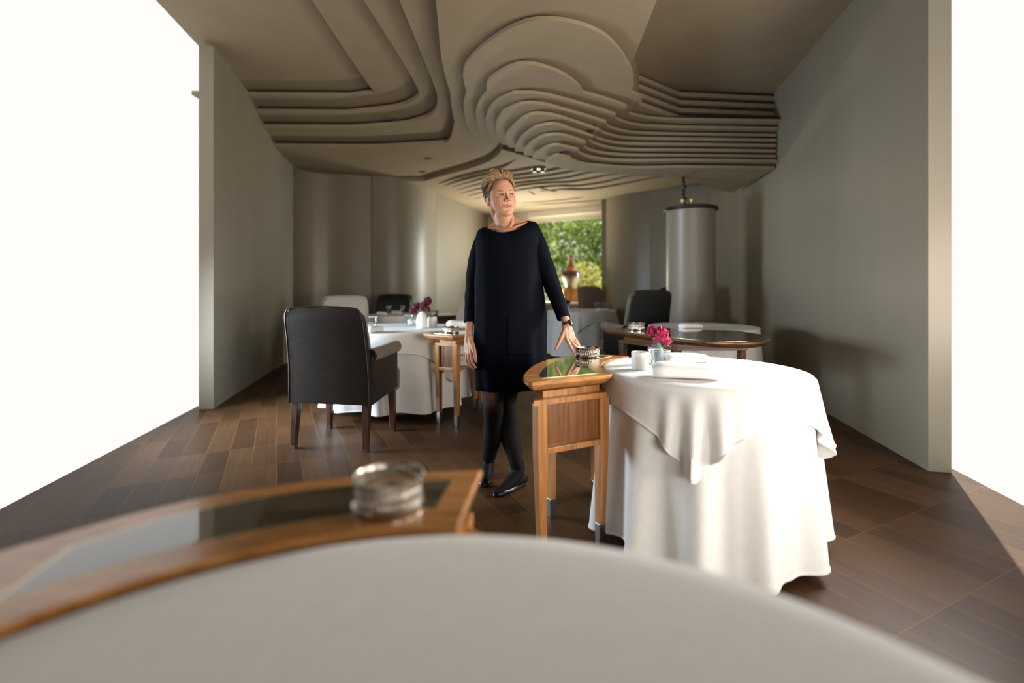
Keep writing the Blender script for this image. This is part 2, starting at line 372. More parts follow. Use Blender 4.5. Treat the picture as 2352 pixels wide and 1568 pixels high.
for i, (lf, mode, st, rf) in enumerate(LOBES):
    Z = ZB-DROP*(i+1); Zu = Z+DROP
    L = smooth(pl(lf, Z), 4) if len(lf) > 2 else pl(lf, Z); S = smooth(pl(st, Z), 4); R = smooth(pl(rf, Z), 4)
    if mode:                                     # the arc closes nearer than the photograph's upper edge
        a, b = L[-1], S[0]; nz = {'far': 3.35, 'mid': 3.85}[mode]
        mid = smooth([L[-2], a, Vector((a.x*0.92+0.02, (a.y+nz)/2)), Vector(((a.x*2+b.x)/3, nz)), Vector(((a.x+b.x*2)/3, nz+0.12)), Vector((b.x*0.88, (b.y+nz)/2+0.1)), b, S[1]], 6)[6:-6]
        front = L+mid+S
    else: front = L+S
    ext = [Vector((R[-1].x+0.5, R[-1].y+0.02)), Vector((3.0, R[-1].y+0.05))]
    far = pl(SF, ZB-DROP*9); sh = 0.05*(8-i)
    back = [Vector((3.15, 6.9+sh)), Vector((2.9, 6.75+sh))]+[Vector((p.x, p.y+sh)) for p in reversed(far)]
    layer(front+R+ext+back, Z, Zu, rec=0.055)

# far part of the ceiling: boards separated by curved slots
ZT = 2.93
SLOTS = [
 [(974, 416), (1022, 402), (1072, 389), (1120, 372), (1143, 356), (1153, 343)],
 [(1006, 422), (1039, 410), (1088, 397), (1138, 386), (1160, 379), (1185, 366)],
 [(1019, 427), (1055, 414), (1118, 399), (1176, 392), (1223, 384), (1245, 379)],
 [(1039, 429.5), (1110, 409), (1150, 404), (1191, 401), (1256, 391), (1290, 385), (1304, 386)],
 [(1047, 437), (1110, 420), (1160, 412), (1200, 409), (1253, 403), (1290, 397), (1321, 392), (1337, 392)],
 [(1058, 444), (1110, 431), (1200, 418), (1268, 411), (1308, 406), (1351, 396), (1383, 394)],
 [(1075, 450), (1110, 441), (1200, 425), (1268, 418.5), (1308, 417), (1359, 409), (1394, 402), (1423, 400)],
 [(1090, 456), (1200, 434), (1282, 426), (1325, 426), (1385, 418), (1437, 406), (1478, 402)],
 [(1240, 438), (1296, 434), (1359, 433), (1428, 422), (1497, 409), (1535, 404)],
 [(1187, 466), (1256, 462), (1316, 456), (1342, 453)],
 [(1200, 471.5), (1325, 463.5), (1392, 458)],
 [(1232, 429), (1260, 436), (1281, 440)], [(1213, 438), (1222, 443), (1230, 447)]]
n1 = [(p.x, p.y) for p in pl(SLOTS[0], ZT)]
fo = [Vector((-2.2, 8.35)), Vector((-1.95, 8.3))]+smooth(n1, 5)+[Vector(onto(1185, 352, ZT)), Vector(onto(1250, 372, ZT)), Vector(onto(1400, 392, ZT)), Vector(onto(1562, 396, ZT)), Vector((3.35, 7.2)), Vector((3.6, 8.4)), Vector((2.4, 10.65)), Vector((-1.0, 12.6)), Vector((-2.3, 9.6))]
far_slab = MB().prism(fo, ZT, ZB+0.03).build('ceiling_layer', M['ceiling'], ceil, world=True, flat=True)
cut = MB(); off = ceil.location
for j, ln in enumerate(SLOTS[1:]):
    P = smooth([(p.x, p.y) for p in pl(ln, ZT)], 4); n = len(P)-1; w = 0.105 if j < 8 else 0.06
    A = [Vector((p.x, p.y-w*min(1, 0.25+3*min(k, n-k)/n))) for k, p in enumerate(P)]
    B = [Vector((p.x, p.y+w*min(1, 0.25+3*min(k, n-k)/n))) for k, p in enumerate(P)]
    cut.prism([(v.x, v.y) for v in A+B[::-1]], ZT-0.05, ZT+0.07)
cutter = cut.build('slot_cutter', M['gap'], None, flat=True)  # cutter carries the dark colour that imitates shade in the slots
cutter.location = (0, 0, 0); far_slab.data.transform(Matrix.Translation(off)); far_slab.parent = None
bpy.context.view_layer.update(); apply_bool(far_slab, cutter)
far_slab.data.transform(Matrix.Translation(-off)); far_slab.parent = ceil

# small fittings in the ceiling
for px, py, Z, nm, lb in ((908, 274, ZB+STEP, 'ceiling_spotlight', 'small dark recessed spotlight in the raised board at the upper left'),
                          (983, 364, ZB, 'ceiling_spotlight', 'small dark recessed spotlight in the flat board left of the stepped arcs'),
                          (970, 394, ZB, 'ceiling_spotlight', 'small dark recessed spotlight next to the left wall')):
    x, y = onto(px, py, Z); t = thing(nm, (x, y, Z), 0, lb, 'ceiling light', 'ceiling spotlights')
    MB().lathe([(0.050, 0), (0.055, -0.003), (0.050, -0.008), (0.034, -0.008), (0.034, -0.002)], (0, 0, 0), 24).build('trim_ring', M['gap'], t)
    MB().lathe([(0.033, -0.003), (0.033, -0.0065)], (0, 0, 0), 20).build('lens', M['black'], t)
x, y = onto(1237, 387, ZT-0.01); t = thing('ceiling_spotlight', (x, y, ZT), 0, 'small silver twin ceiling spotlight hanging just beneath the lowest arcs', 'ceiling light', 'ceiling spotlights')
MB().box((0, 0, -0.01), (0.22, 0.09, 0.02)).build('plate', M['steel'], t, bevel=0.004)
for sx in (-0.06, 0.06): MB().lathe([(0.035, 0), (0.04, -0.03), (0.03, -0.045)], (sx, 0, -0.02), 20).build('lamp_head', M['silver'], t)

# ------------------------------------------------------------------ walls and window
def wall(name, path, thick, z0, z1, n=10, m='wall'):
    P = smooth(path, n) if n > 1 else [Vector(p) for p in path]; B = []
    for i, p in enumerate(P):
        t = (P[min(i+1, len(P)-1)]-P[max(i-1, 0)]).normalized(); B.append(p+Vector((-t.y, t.x))*thick)
    mb = MB().loft([[(p.x, p.y, z) for p in P+B[::-1]] for z in (z0, z1)])
    return tag(mb.build(name, M[m], auto=25), kind='structure')
wall('wall_left', [(-2.72, 4.4), (-3.0, 5.6), (-3.3, 7.0), (-3.4, 7.75), (-3.1, 8.05), (-2.74, 8.10), (-2.36, 8.22)], 0.12, 0, 3.3)
wall('wall_left_bay', [(-2.36, 8.20), (-2.1, 8.22), (-1.82, 8.38), (-1.60, 8.72), (-1.50, 9.1), (-1.46, 9.5)], 0.12, 0, 3.2)
wall('wall_left_recess', [(-1.47, 9.35), (-1.30, 9.80), (-1.05, 10.5), (-0.85, 11.2), (-0.6, 12.3)], 0.12, 0, 3.1)
tag(MB().box((-2.36, 8.19, 1.5), (0.02, 0.03, 3.0)).build('trim_1', M['wall'], flat=True), kind='structure')
tag(MB().box((0, -1.36, 1.72), (3.7, 0.12, 3.44)).build('wall_front', M['wall'], flat=True), kind='structure')
wall('wall_left_front', [(-1.80, -1.3), (-2.40, 1.95)], 0.12, 0, 3.0, n=1)
WR = math.radians(-31); WC = Vector((1.29, 11.18)); WU = Vector((math.cos(WR), math.sin(WR))); WN = Vector((WU.y, -WU.x))
def wbox(mb, u, nrm, z, size):        # u along the window wall, nrm into the room
    p = WC+WU*u+WN*nrm; return mb.box((p.x, p.y, z), size, WR)
HW = 1.02                              # half width of the opening
tag(wbox(MB(), -1.62, -0.06, 1.5, (1.2, 0.12, 3.0)).build('wall_back', M['trim'], flat=True), kind='structure')
tag(wbox(MB(), 1.30, -0.06, 1.5, (0.56, 0.12, 3.0)).build('wall_back_pier', M['trim'], flat=True), kind='structure')
tag(wbox(MB(), 0, -0.06, 2.92, (2*HW, 0.12, 0.32)).build('wall_back_lintel', M['trim'], flat=True), kind='structure')
tag(wbox(MB(), 0, -0.06, 0.36, (2*HW, 0.12, 0.72)).build('wall_back_apron', M['trim'], flat=True), kind='structure')
win = thing('window_1', (WC.x, WC.y, 0.72)); tag(win, kind='structure')
fr = MB()
for u in (-HW+0.03, HW-0.03): wbox(fr, u, -0.06, 1.74, (0.06, 0.08, 2.04))
for z in (0.75, 2.73): wbox(fr, 0, -0.06, z, (2*HW-0.12, 0.08, 0.06))
fr.build('window_frame', M['trim'], win, world=True, flat=True)
wbox(MB(), 0, -0.06, 1.74, (2*HW-0.12, 0.012, 1.92)).build('pane', M['pane'], win, world=True, flat=True)
bl = thing('roller_blind', (WC.x, WC.y, 2.68), 0, 'cream roller blind rolled up across the top of the garden window', 'blind')
wbox(MB(), 0, 0.07, 2.85, (2*HW-0.02, 0.12, 0.15)).build('cassette', M['trim'], bl, world=True, bevel=0.008)
wbox(MB(), 0.02, 0.03, 2.73, (2*HW-0.10, 0.02, 0.12)).build('blind_fabric', M['trim'], bl, world=True, flat=True)
wbox(MB(), 0.02, 0.03, 2.665, (2*HW-0.10, 0.03, 0.022)).build('bottom_bar', M['trim'], bl, world=True, bevel=0.004)
wall('wall_right', [(2.22, 10.62), (2.06, 10.3), (1.95, 9.95)], -0.10, 0, 3.0, n=6)
wall('wall_right_wing', [(1.93, 9.95), (1.97, 9.78), (2.10, 9.55), (2.34, 9.3), (2.62, 9.12)], 0.12, 0, 3.0)
wall('wall_right_side', [(2.60, 9.10), (2.85, 8.9), (3.2, 8.65), (3.5, 8.3), (3.42, 7.4), (3.1, 5.9), (2.50, 2.9)], 0.12, 0, 3.45)
tag(wbox(MB(), -0.02, 0.42, 0.765, (1.5, 0.82, 0.045)).build('window_sill', M['china'], flat=True, bevel=0.006), kind='structure')

# ------------------------------------------------------------------ garden outside the window
tag(MB().box((2.0, 22.5, -0.08), (12, 19, 0.06)).build('lawn', mat('lawn_grass', (0.16, 0.25, 0.06), 0.9, var=0.4, scale=8), flat=True), kind='structure')
LEAF = [toned('green_leaf', (0.07, 0.15, 0.015), (0.50, 0.62, 0.16), 0.5, 0.4, 0, 0.5),
        toned('yellow_leaf', (0.25, 0.27, 0.04), (0.80, 0.74, 0.26), 0.5, 0.4, 0, 0.5),
        toned('blue_green_leaf', (0.16, 0.30, 0.20), (0.55, 0.75, 0.60), 0.5, 0.4, 0, 0.5)]
BARK = mat('grey_bark', (0.10, 0.075, 0.05), 0.9, var=0.3, scale=12)
def tree(name, label, cat, loc, blobs, n, leaf, size, trunk, group, seed):
    rn = random.Random(seed); t = thing(name, loc, 0, label, cat, group); mb = MB()
    tot = sum(r[0]*r[1]*r[2] for c, r in blobs)
    for c, r in blobs:
        for _ in range(int(n*r[0]*r[1]*r[2]/tot)):
            d = Vector((rn.gauss(0, 1), rn.gauss(0, 1), rn.gauss(0, 1))).normalized()*(rn.random()**0.4)
            p = Vector((c[0]+d.x*r[0], c[1]+d.y*r[1], c[2]+d.z*r[2]))
            a = Vector((rn.gauss(0, 1), rn.gauss(0, 1), rn.gauss(0, 0.7))).normalized(); b = a.cross(Vector((rn.gauss(0, 1), rn.gauss(0, 1), rn.gauss(0, 1)))).normalized()
            s = size*rn.uniform(0.6, 1.3)
            k = a.cross(b)*(0.12*s)
            mb.add([p-a*s, p-a*s*0.3+b*s*0.42+k, p+a*s*0.45+b*s*0.33+k, p+a*s, p+a*s*0.45-b*s*0.33+k, p-a*s*0.3-b*s*0.42+k], [(0, 1, 2, 3), (0, 3, 4, 5)], rn.random()**1.3)
    mb.build('crown', LEAF[leaf], t, flat=True)
    tb = MB()
    if trunk: tb.tube([(0, 0, 0), (0.06, 0.03, trunk*0.5), (0, 0, trunk)], [0.13, 0.10, 0.07], 10, 4)
    for c, r in blobs: tb.tube([(0, 0, max(0.05, trunk*0.8)), (c[0]*0.6, c[1]*0.6, c[2]*0.8), c], [0.05, 0.035, 0.012], 6, 3)
    tb.build('trunk', BARK, t)
    return t
tree('tree', 'broad leafy tree filling the left part of the garden window', 'tree', (0.1, 16.0, -0.05), [((0, 0, 2.6), (1.6, 1.1, 1.3)), ((-1.0, 0.3, 3.3), (1.4, 1.1, 1.1)), ((0.8, -0.2, 3.6), (1.3, 1.0, 1.0)), ((0.2, 0.2, 1.6), (1.4, 1.0, 0.9))], 3600, 0, 0.10, 1.6, 'garden trees', 1)
tree('tree', 'leafy green tree behind the vase, right part of the garden window', 'tree', (3.6, 19.2, -0.05), [((0, 0, 2.6), (1.5, 1.1, 1.3)), ((1.0, 0.3, 3.4), (1.4, 1.1, 1.1)), ((-0.7, -0.2, 3.7), (1.3, 1.0, 1.0)), ((0.1, 0.2, 1.7), (1.4, 1.0, 0.9))], 3600, 0, 0.10, 1.6, 'garden trees', 2)
tree('tree', 'tall leafy tree at the back of the garden, between the two nearer trees', 'tree', (1.9, 24, -0.05), [((0, 0, 3.4), (2.4, 1.3, 1.9)), ((-1.6, 0.3, 5.0), (2.0, 1.2, 1.6)), ((1.6, -0.2, 5.2), (2.0, 1.2, 1.6)), ((0.2, 0.2, 1.8), (2.6, 1.0, 1.2)), ((0, 0, 6.8), (2.2, 1.2, 1.5))], 5200, 0, 0.15, 1.8, 'garden trees', 6)
tree('shrub', 'bright yellow-green shrub right of the vase outside the window', 'shrub', (2.15, 14.6, -0.05), [((0, 0, 1.35), (0.62, 0.45, 0.62)), ((0.35, 0.1, 1.0), (0.5, 0.45, 0.6)), ((-0.2, 0.1, 0.8), (0.6, 0.45, 0.6))], 1700, 1, 0.065, 0.4, 'garden shrubs', 3)
tree('shrub', 'low pale blue-green shrub beside the vase outside the window', 'shrub', (2.0, 12.95, -0.05), [((0, 0, 0.75), (0.38, 0.3, 0.38)), ((-0.3, 0.1, 0.6), (0.35, 0.3, 0.4))], 800, 2, 0.05, 0.2, 'garden shrubs', 4)
tree('shrub', 'mid-green shrub outside the window left of the vase', 'shrub', (0.75, 13.6, -0.05), [((0, 0, 0.85), (0.6, 0.4, 0.75)), ((-0.3, 0.1, 1.1), (0.45, 0.4, 0.5))], 1200, 0, 0.06, 0.3, 'garden shrubs', 5)
# ------------------------------------------------------------------ sideboards with a crescent top
HT = 0.735
def sideboard(label, group, outline, quad, panel=(0, 1), m_top='cherry_top', m_leg='cherry', m_panel='panel', inl=0.062, inlay=None, shelf=True, closed=True):
    o = ccw(outline); Q = [Vector(q) for q in quad]
    c = sum(Q, Vector((0, 0)))/len(Q)
    t = thing('sideboard', (c.x, c.y, 0), 0, label, 'sideboard', group)
    mb = MB(); i1, i2, i3 = inset(o, 0.004), inset(o, 0.022), inset(o, 0.045)
    mb.loft([[(p.x, p.y, z) for p in r] for r, z in ((i3, 0.690), (i2, 0.700), (inset(o, 0.008), 0.714), (o, 0.722), (o, 0.731), (i1, HT))])
    top = mb.build('top', M[m_top], t, world=True, auto=28)
    il = ccw(inlay) if inlay else inset(o, inl)
    MB().prism(inset(il, -0.004), HT-0.004, HT+0.0006).build('inlay_border', M['brass'], top, world=True, flat=True)
    MB().prism(il, HT-0.004, HT+0.0012).build('inlay', M['inlay'], top, world=True, flat=True)
    big = [c+(q-c)*1.02 for q in Q]
    MB().prism(inset(ccw(big), 0.012), 0.655, 0.692).build('frieze', M[m_leg], t, world=True, flat=True, bevel=0.002)
    MB().prism(inset(ccw(big), -0.018), 0.632, 0.656).build('rail', M[m_leg], t, world=True, flat=True, bevel=0.003)
    e = (Q[1]-Q[0]).normalized(); a = math.atan2(e.y, e.x)
    for q in Q:
        R = Matrix.Rotation(a, 2); d = (c-q)*0.05
        def sq(h, z, k): return [(q.x+d.x*k+(R @ Vector((x*h, y*h))).x, q.y+d.y*k+(R @ Vector((x*h, y*h))).y, z) for x, y in ((-1, -1), (1, -1), (1, 1), (-1, 1))]
        l = MB().loft([sq(0.023, 0.634, 0), sq(0.0225, 0.44, 0.05), sq(0.0165, 0.088, 0.9)]).build('leg', M[m_leg], t, world=True, flat=True, bevel=0.003)
        MB().loft([sq(0.0172, 0.090, 0.9), sq(0.0155, 0.0, 1)]).build('leg_cap', M['steel'], l, world=True, flat=True, bevel=0.002)
    if closed:
        i, j = panel; p, q = Q[i], Q[j]; m_ = (p+q)/2; d = (q-p); a2 = math.atan2(d.y, d.x); w = d.length-0.04
        nrm = Vector((-d.y, d.x)).normalized()
        if nrm.dot(c-m_) < 0: nrm = -nrm
        pc = m_+nrm*0.004
        MB().box((pc.x, pc.y, 0.545), (w, 0.018, 0.178), a2).build('end_panel', M[m_panel], t, world=True, flat=True)
        pc = m_-nrm*0.008
        MB().box((pc.x, pc.y, 0.449), (w, 0.034, 0.024), a2).build('bottom_rail', M[m_leg], t, world=True, flat=True, bevel=0.003)
    if shelf: MB().prism(inset(ccw(Q), 0.004), 0.428, 0.446).build('shelf', M[m_leg], t, world=True, flat=True, bevel=0.003)
    return t
RT = Vector((0.86, 2.19)); RR = 0.435      # right round table
LT = Vector((-1.07, 4.47)); LR = 0.60       # left round table
NT = Vector((-0.066, 0.11)); NR = 0.61     # table right under the lens
BT = Vector((1.15, 7.95)); BR = 0.55       # table near the window
FT = Vector((-1.55, 6.75)); FR = 0.45      # far left table
GT = Vector((1.86, 4.72)); GR = 0.50       # back right table
con_out = chain([(0.078, 1.862), (0.395, 2.015)], smooth([(0.395, 2.015), (0.418, 2.035), (0.424, 2.058)], 4), arc(RT.x, RT.y, RR+0.012, 196, 122, 18),
                smooth([(0.625, 2.575), (0.56, 2.625), (0.484, 2.645), (0.39, 2.635), (0.29, 2.585), (0.20, 2.49), (0.13, 2.36), (0.085, 2.22), (0.055, 2.08), (0.046, 1.97), (0.055, 1.89), (0.078, 1.862)], 6))
con_inl = chain([(0.125, 1.955), (0.36, 2.065)], arc(RT.x, RT.y, RR+0.072, 192, 130, 14), smooth([(0.535, 2.575), (0.47, 2.585), (0.39, 2.565), (0.31, 2.51), (0.23, 2.41), (0.17, 2.27), (0.13, 2.10), (0.118, 2.0), (0.125, 1.955)], 5))
sideboard('cherry wood sideboard under the woman\'s hand, curved around the white table', 'sideboards', con_out, [(0.112, 1.935), (0.385, 2.075), (0.445, 2.555), (0.185, 2.33)], inlay=con_inl, shelf=False)
left_out = chain([(-0.70, 3.845), (-0.455, 3.685)], smooth([(-0.455, 3.685), (-0.375, 3.78), (-0.27, 3.95), (-0.19, 4.15), (-0.17, 4.35), (-0.22, 4.55), (-0.28, 4.66)], 5), [(-0.39, 4.60)], arc(LT.x, LT.y, 0.685, 7, -59, 16))
sideboard('cherry wood sideboard behind the woman with white linen on its shelf', 'sideboards', left_out, [(-0.60, 3.93), (-0.44, 3.83), (-0.27, 4.33), (-0.335, 4.44)], m_top='cherry_top')
near_out = chain([(-0.085, 0.738), (-0.06, 0.974)], smooth([(-0.06, 0.974), (-0.316, 0.936), (-0.56, 0.83), (-0.74, 0.64)], 6), arc(NT.x, NT.y, NR+0.025, 150, 91.7, 14))
near_inl = chain([(-0.128, 0.80), (-0.115, 0.915)], smooth([(-0.115, 0.915), (-0.316, 0.885), (-0.52, 0.79), (-0.62, 0.68)], 5), arc(NT.x, NT.y, NR+0.085, 140, 95.5, 12))
sideboard('cherry wood sideboard with blurred silver coaster at the front of the room', 'sideboards', near_out, [(-0.105, 0.79), (-0.10, 0.93), (-0.56, 0.78), (-0.52, 0.66)], inlay=near_inl)
back_out = chain(smooth([(0.80, 4.22), (0.845, 4.12), (0.945, 3.93), (1.075, 3.66), (1.19, 3.43), (1.36, 3.27), (1.62, 3.24), (1.85, 3.45), (1.95, 3.8), (1.93, 4.12)], 6), [(1.84, 4.18)], arc(GT.x, GT.y, GR+0.03, 262, 204, 14), smooth([(1.36, 4.50), (1.22, 4.50), (1.0, 4.38), (0.80, 4.22)], 5))
sideboard('dark crescent sideboard behind the single magenta flower', 'sideboards', back_out, [(0.945, 4.12), (1.24, 3.62), (1.72, 3.62), (1.42, 4.22)], m_top='dark_top', m_leg='dark_top', m_panel='dark_top', closed=False, shelf=False)
fl_out = chain(smooth([(-1.26, 6.42), (-1.05, 6.33), (-0.78, 6.42), (-0.62, 6.65), (-0.72, 6.92)], 6), smooth([(-0.72, 6.92), (-0.88, 6.98), (-1.0, 6.95)], 4), arc(FT.x, FT.y, FR+0.06, 22, -38, 10))
sideboard('small dark sideboard against the left wall beside the grey-clothed table', 'sideboards', fl_out, [(-1.05, 6.47), (-0.80, 6.52), (-0.74, 6.80), (-0.95, 6.86)], m_top='dark_top', m_leg='dark_wood', m_panel='dark_wood')

# ------------------------------------------------------------------ round tables and their cloths
def table(c, R, label):
    t = thing('dining_table', (c.x, c.y, 0), 0, label, 'table', 'round dining tables')
    MB().lathe([(R-0.02, 0.70), (R-0.005, 0.705), (R-0.005, 0.720), (R-0.012, 0.724)], seg=48).build('tabletop', M['dark_wood'], t)
    MB().lathe([(0.05, 0.03), (0.04, 0.10), (0.04, 0.62), (0.12, 0.70)], seg=24).build('pedestal', M['black'], t)
    MB().lathe([(R*0.5, 0), (R*0.5, 0.012), (0.06, 0.035)], seg=32).build('base', M['black'], t)
    return t
def skirt(c, R, z0, nf, amp, seed, label, flare=0.03, m='linen', name='tablecloth'):
    rn = random.Random(seed); t = thing(name, (c.x, c.y, HT), 0, label, 'tablecloth', 'floor-length tablecloths')
    ph = [rn.uniform(0, 2*PI) for _ in range(5)]; K = 216
    def rr(a, h):      # h: 0 at the table rim .. 1 at the hem
        w = math.cos(nf*a+ph[0]+0.9*math.sin(2*a+ph[1]))
        w = (abs(0.5+0.5*w)**1.6)*2-0.8
        return R+0.006+flare*h+amp*(h**0.8)*(w+0.35*math.sin((nf+3)*a+ph[2]))
    rings = []
    for r in (0.02, 0.5*R, R-0.03): rings.append([(r*math.cos(2*PI*i/K), r*math.sin(2*PI*i/K), -0.0085) for i in range(K)])
    for k in range(19):
        h = k/18; z = -0.0085-0.004*min(1, k)-h*(HT-0.0125-z0)
        rings.append([(rr(2*PI*i/K, h)*math.cos(2*PI*i/K), rr(2*PI*i/K, h)*math.sin(2*PI*i/K), z+(0.012*math.sin(3*2*PI*i/K+ph[3])*h**3)) for i in range(K)])
    MB().loft(rings, cap0=True, cap1=False).build('skirt', M[m], t, auto=60)
    hem = [Vector(p) for p in rings[-1]]; r2 = []
    for k in range(9):
        a = 2*PI*k/8; r2.append([h_+Vector((h_.x, h_.y, 0)).normalized()*(0.0028*math.cos(a))+Vector((0, 0, 0.006+0.007*math.sin(a))) for h_ in hem])
    MB().loft(r2, False, False).build('hem', M[m], t, auto=60)
    return t
def overlay(c, R, half, rot, seed, label, wob=0.012, m='linen', name='table_overlay'):
    """square cloth laid over a round top: flat inside the rim, hanging beyond it"""
    rn = random.Random(seed); t = thing(name, (c.x, c.y, HT), 0, label, 'tablecloth', 'square cloths over the round tables')
    ph = [rn.uniform(0, 2*PI) for _ in range(4)]; K = 240; rings = []
    for j in range(36):
        u = j/35; ring = []
        for i in range(K):
            a = 2*PI*i/K; b = a-rot
            L = half/max(abs(math.cos(b)), abs(math.sin(b)))
            L = min(L, half*1.36)
            s = 0.02+(L-0.02)*(u if u > 0.0 else 0)
            # most rings sit beyond the rim
            s = (R*(u/0.4)) if u < 0.4 else R+(L-R)*((u-0.4)/0.6)
            if s <= R-0.012: r, z = max(s, 0.01), 0.0
            else:
                q = s-(R-0.012); bend = 0.024
                if q < bend*PI/2: r, z = R-0.012+bend*math.sin(q/bend), -bend*(1-math.cos(q/bend))
                else:
                    d = q-bend*PI/2; r, z = R+0.012, -bend-d*0.985
                    f = d/0.3; fold = math.cos(4*b)        # -1 towards corners
                    r += 0.10*d+wob*f*(math.cos(9*a+ph[0])+0.6*math.cos(14*a+ph[1]))+max(0, -fold)*0.13*d*math.cos(30*(b-PI/4))
            ring.append((r*math.cos(a), r*math.sin(a), z))
        rings.append(ring)
    o = MB().loft(rings, cap0=True, cap1=False).build('cloth', M[m], t, auto=60)
    md = o.modifiers.new('thick', 'SOLIDIFY'); md.thickness = 0.0022; md.offset = -1
    hem = [Vector(p) for p in rings[-1]]; r2 = []
    for k in range(9):
        a = 2*PI*k/8; r2.append([h_+Vector((h_.x, h_.y, 0)).normalized()*(0.0026*math.cos(a))+Vector((0, 0, 0.004+0.006*math.sin(a))) for h_ in hem])
    MB().loft(r2, False, False).build('hem', M[m], t, auto=60)
    return t
table(RT, RR, 'round table hidden under the white cloth at the right'); table(LT, LR, 'round table hidden under the white cloth at the left')
skirt(RT, RR-0.008, 0.035, 11, 0.038, 11, 'white floor-length cloth hanging in folds beside the woman\'s sideboard', 0.035)
overlay(RT, RR, RR+0.135, math.radians(200), 5, 'white square cloth with a hanging corner on the right-hand table')
skirt(LT, LR-0.008, 0.085, 12, 0.050, 23, 'white floor-length cloth on the table behind the brown armchair', 0.03)
overlay(LT, LR, LR+0.165, math.radians(-74), 8, 'white square cloth under the white flower vase on the left table')
table(NT, NR, 'round table under the pale cloth at the bottom edge of the photo')
skirt(NT, NR-0.008, 0.05, 12, 0.02, 31, 'pale floor-length cloth on the nearest table at the bottom edge', 0.03)
overlay(NT, NR, NR+0.15, math.radians(30), 3, 'pale blurred square cloth filling the bottom edge of the photo')
table(BT, BR, 'round table hidden under the grey-white cloth near the window')
skirt(BT, BR, 0.04, 11, 0.022, 41, 'white floor-length cloth behind the woman\'s outstretched arm near the window', 0.03)
overlay(BT, BR, BR+0.17, math.radians(20), 9, 'white square cloth under the glasses near the window')
table(FT, FR, 'round table hidden under the cloth at the far left wall')
skirt(FT, FR, 0.04, 11, 0.02, 51, 'floor-length cloth on the far left table by the curved wall', 0.03)
table(GT, GR, 'round table hidden under the cloth at the right edge')
skirt(GT, GR, 0.04, 11, 0.02, 61, 'floor-length white cloth behind the dark crescent sideboard', 0.03)

